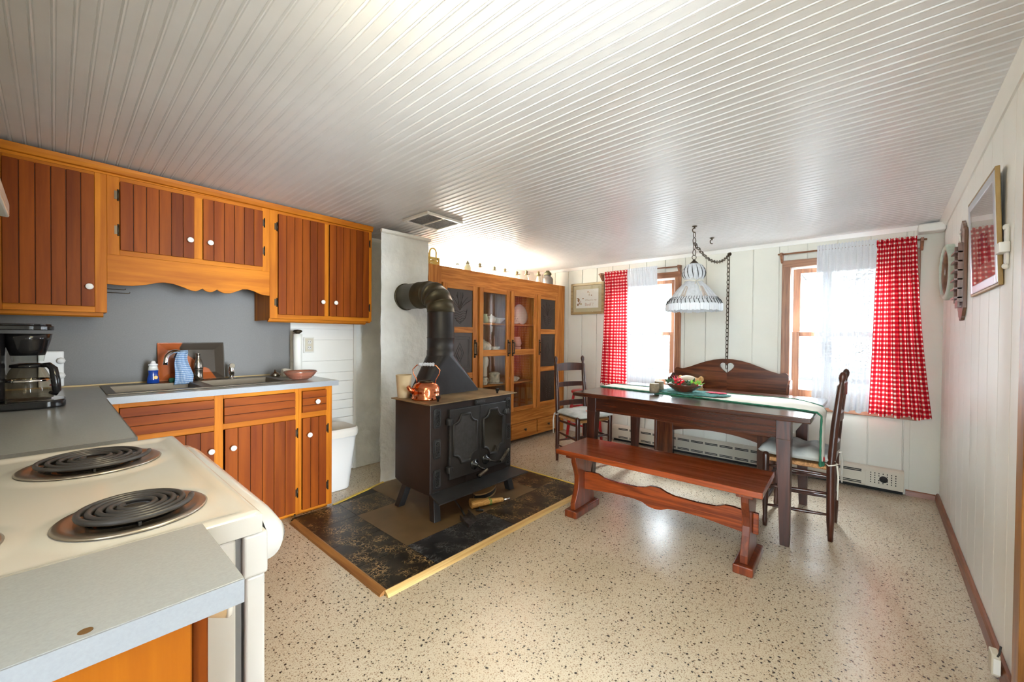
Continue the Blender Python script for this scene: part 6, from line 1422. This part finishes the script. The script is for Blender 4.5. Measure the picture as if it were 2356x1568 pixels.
f = MB(); f.ball((3.505, YR+.022, 1.82), (.012, .006, .032), 12, 8); f.ball((3.505, YR+.022, 1.862), (.009, .006, .011), 12, 8); f.hexa([(3.475,YR+.018,1.775),(3.535,YR+.018,1.775),(3.535,YR+.026,1.775),(3.475,YR+.026,1.775),(3.497,YR+.018,1.815),(3.513,YR+.018,1.815),(3.513,YR+.026,1.815),(3.497,YR+.026,1.815)]); obj('white_figure', f, M['porcelain'], rk)

om = thing('oval_mirror', 'oval pale green framed mirror on the right wall near the corner', 'mirror', (3.99, -.348, 1.69), rad(5.3))
f = MB(); ovr = [(1.0, -.020), (1.0, .012), (.93, .022), (.84, .022), (.80, .012), (.80, -.010)]
def ov(mb, prof, n=56):
    vs = [(.142*k*cos(2*pi*q/n), d, .187*k*sin(2*pi*q/n)) for k, d in prof for q in range(n)]
    mb.add(vs, [(i*n+q, i*n+(q+1) % n, (i+1)*n+(q+1) % n, (i+1)*n+q) for i in range(len(prof)-1) for q in range(n)], True)
ov(f, ovr); obj('frame', f, M['green_frame'], om, local=True)
f = MB(); ov(f, [(.80, .011), (.76, .013), (.71, .004), (.71, -.010)]); obj('inner_rim', f, M['rack_wood'], om, local=True)
f = MB(); n = 56; f.add([(.142*.72*cos(2*pi*q/n), -.004, .187*.72*sin(2*pi*q/n)) for q in range(n)], [tuple(range(n))]); obj('mirror_glass', f, M['mirror'], om, local=True)
hg = MB(); hg.box(2.425, 2.465, YR+.0005, YR+.010, 1.53, 1.67); hg.box(2.41, 2.48, YR+.0005, YR+.030, 1.575, 1.615); hg.ball((2.445, YR+.006, 1.675), .012, 10, 8); hg.ball((2.445, YR+.006, 1.525), .012, 10, 8)
tag(obj('shutter_hinge', hg, M['white_trim'], bevel=.004), 'white painted iron hinge on the right wall beside the framed print', 'hinge')
bx = MB(); bx.box(2.27, 2.325, YR+.0225, YR+.045, .020, .098); bo = tag(obj('telephone_socket', bx, M['beige'], bevel=.004), 'small cream surface socket on the right wall baseboard', 'socket')
f = MB(); f.box(2.266, 2.2695, YR+.0226, YR+.040, .03, .085); obj('cover', f, M['white_trim'], bo); f = MB(); f.tube([(2.270, YR+.030, .095), (2.255, YR+.028, .115), (2.262, YR+.024, .140)], .003, 6); obj('wire', f, M['black_matte'], bo)

# ---------------------------------------------------------------- outside
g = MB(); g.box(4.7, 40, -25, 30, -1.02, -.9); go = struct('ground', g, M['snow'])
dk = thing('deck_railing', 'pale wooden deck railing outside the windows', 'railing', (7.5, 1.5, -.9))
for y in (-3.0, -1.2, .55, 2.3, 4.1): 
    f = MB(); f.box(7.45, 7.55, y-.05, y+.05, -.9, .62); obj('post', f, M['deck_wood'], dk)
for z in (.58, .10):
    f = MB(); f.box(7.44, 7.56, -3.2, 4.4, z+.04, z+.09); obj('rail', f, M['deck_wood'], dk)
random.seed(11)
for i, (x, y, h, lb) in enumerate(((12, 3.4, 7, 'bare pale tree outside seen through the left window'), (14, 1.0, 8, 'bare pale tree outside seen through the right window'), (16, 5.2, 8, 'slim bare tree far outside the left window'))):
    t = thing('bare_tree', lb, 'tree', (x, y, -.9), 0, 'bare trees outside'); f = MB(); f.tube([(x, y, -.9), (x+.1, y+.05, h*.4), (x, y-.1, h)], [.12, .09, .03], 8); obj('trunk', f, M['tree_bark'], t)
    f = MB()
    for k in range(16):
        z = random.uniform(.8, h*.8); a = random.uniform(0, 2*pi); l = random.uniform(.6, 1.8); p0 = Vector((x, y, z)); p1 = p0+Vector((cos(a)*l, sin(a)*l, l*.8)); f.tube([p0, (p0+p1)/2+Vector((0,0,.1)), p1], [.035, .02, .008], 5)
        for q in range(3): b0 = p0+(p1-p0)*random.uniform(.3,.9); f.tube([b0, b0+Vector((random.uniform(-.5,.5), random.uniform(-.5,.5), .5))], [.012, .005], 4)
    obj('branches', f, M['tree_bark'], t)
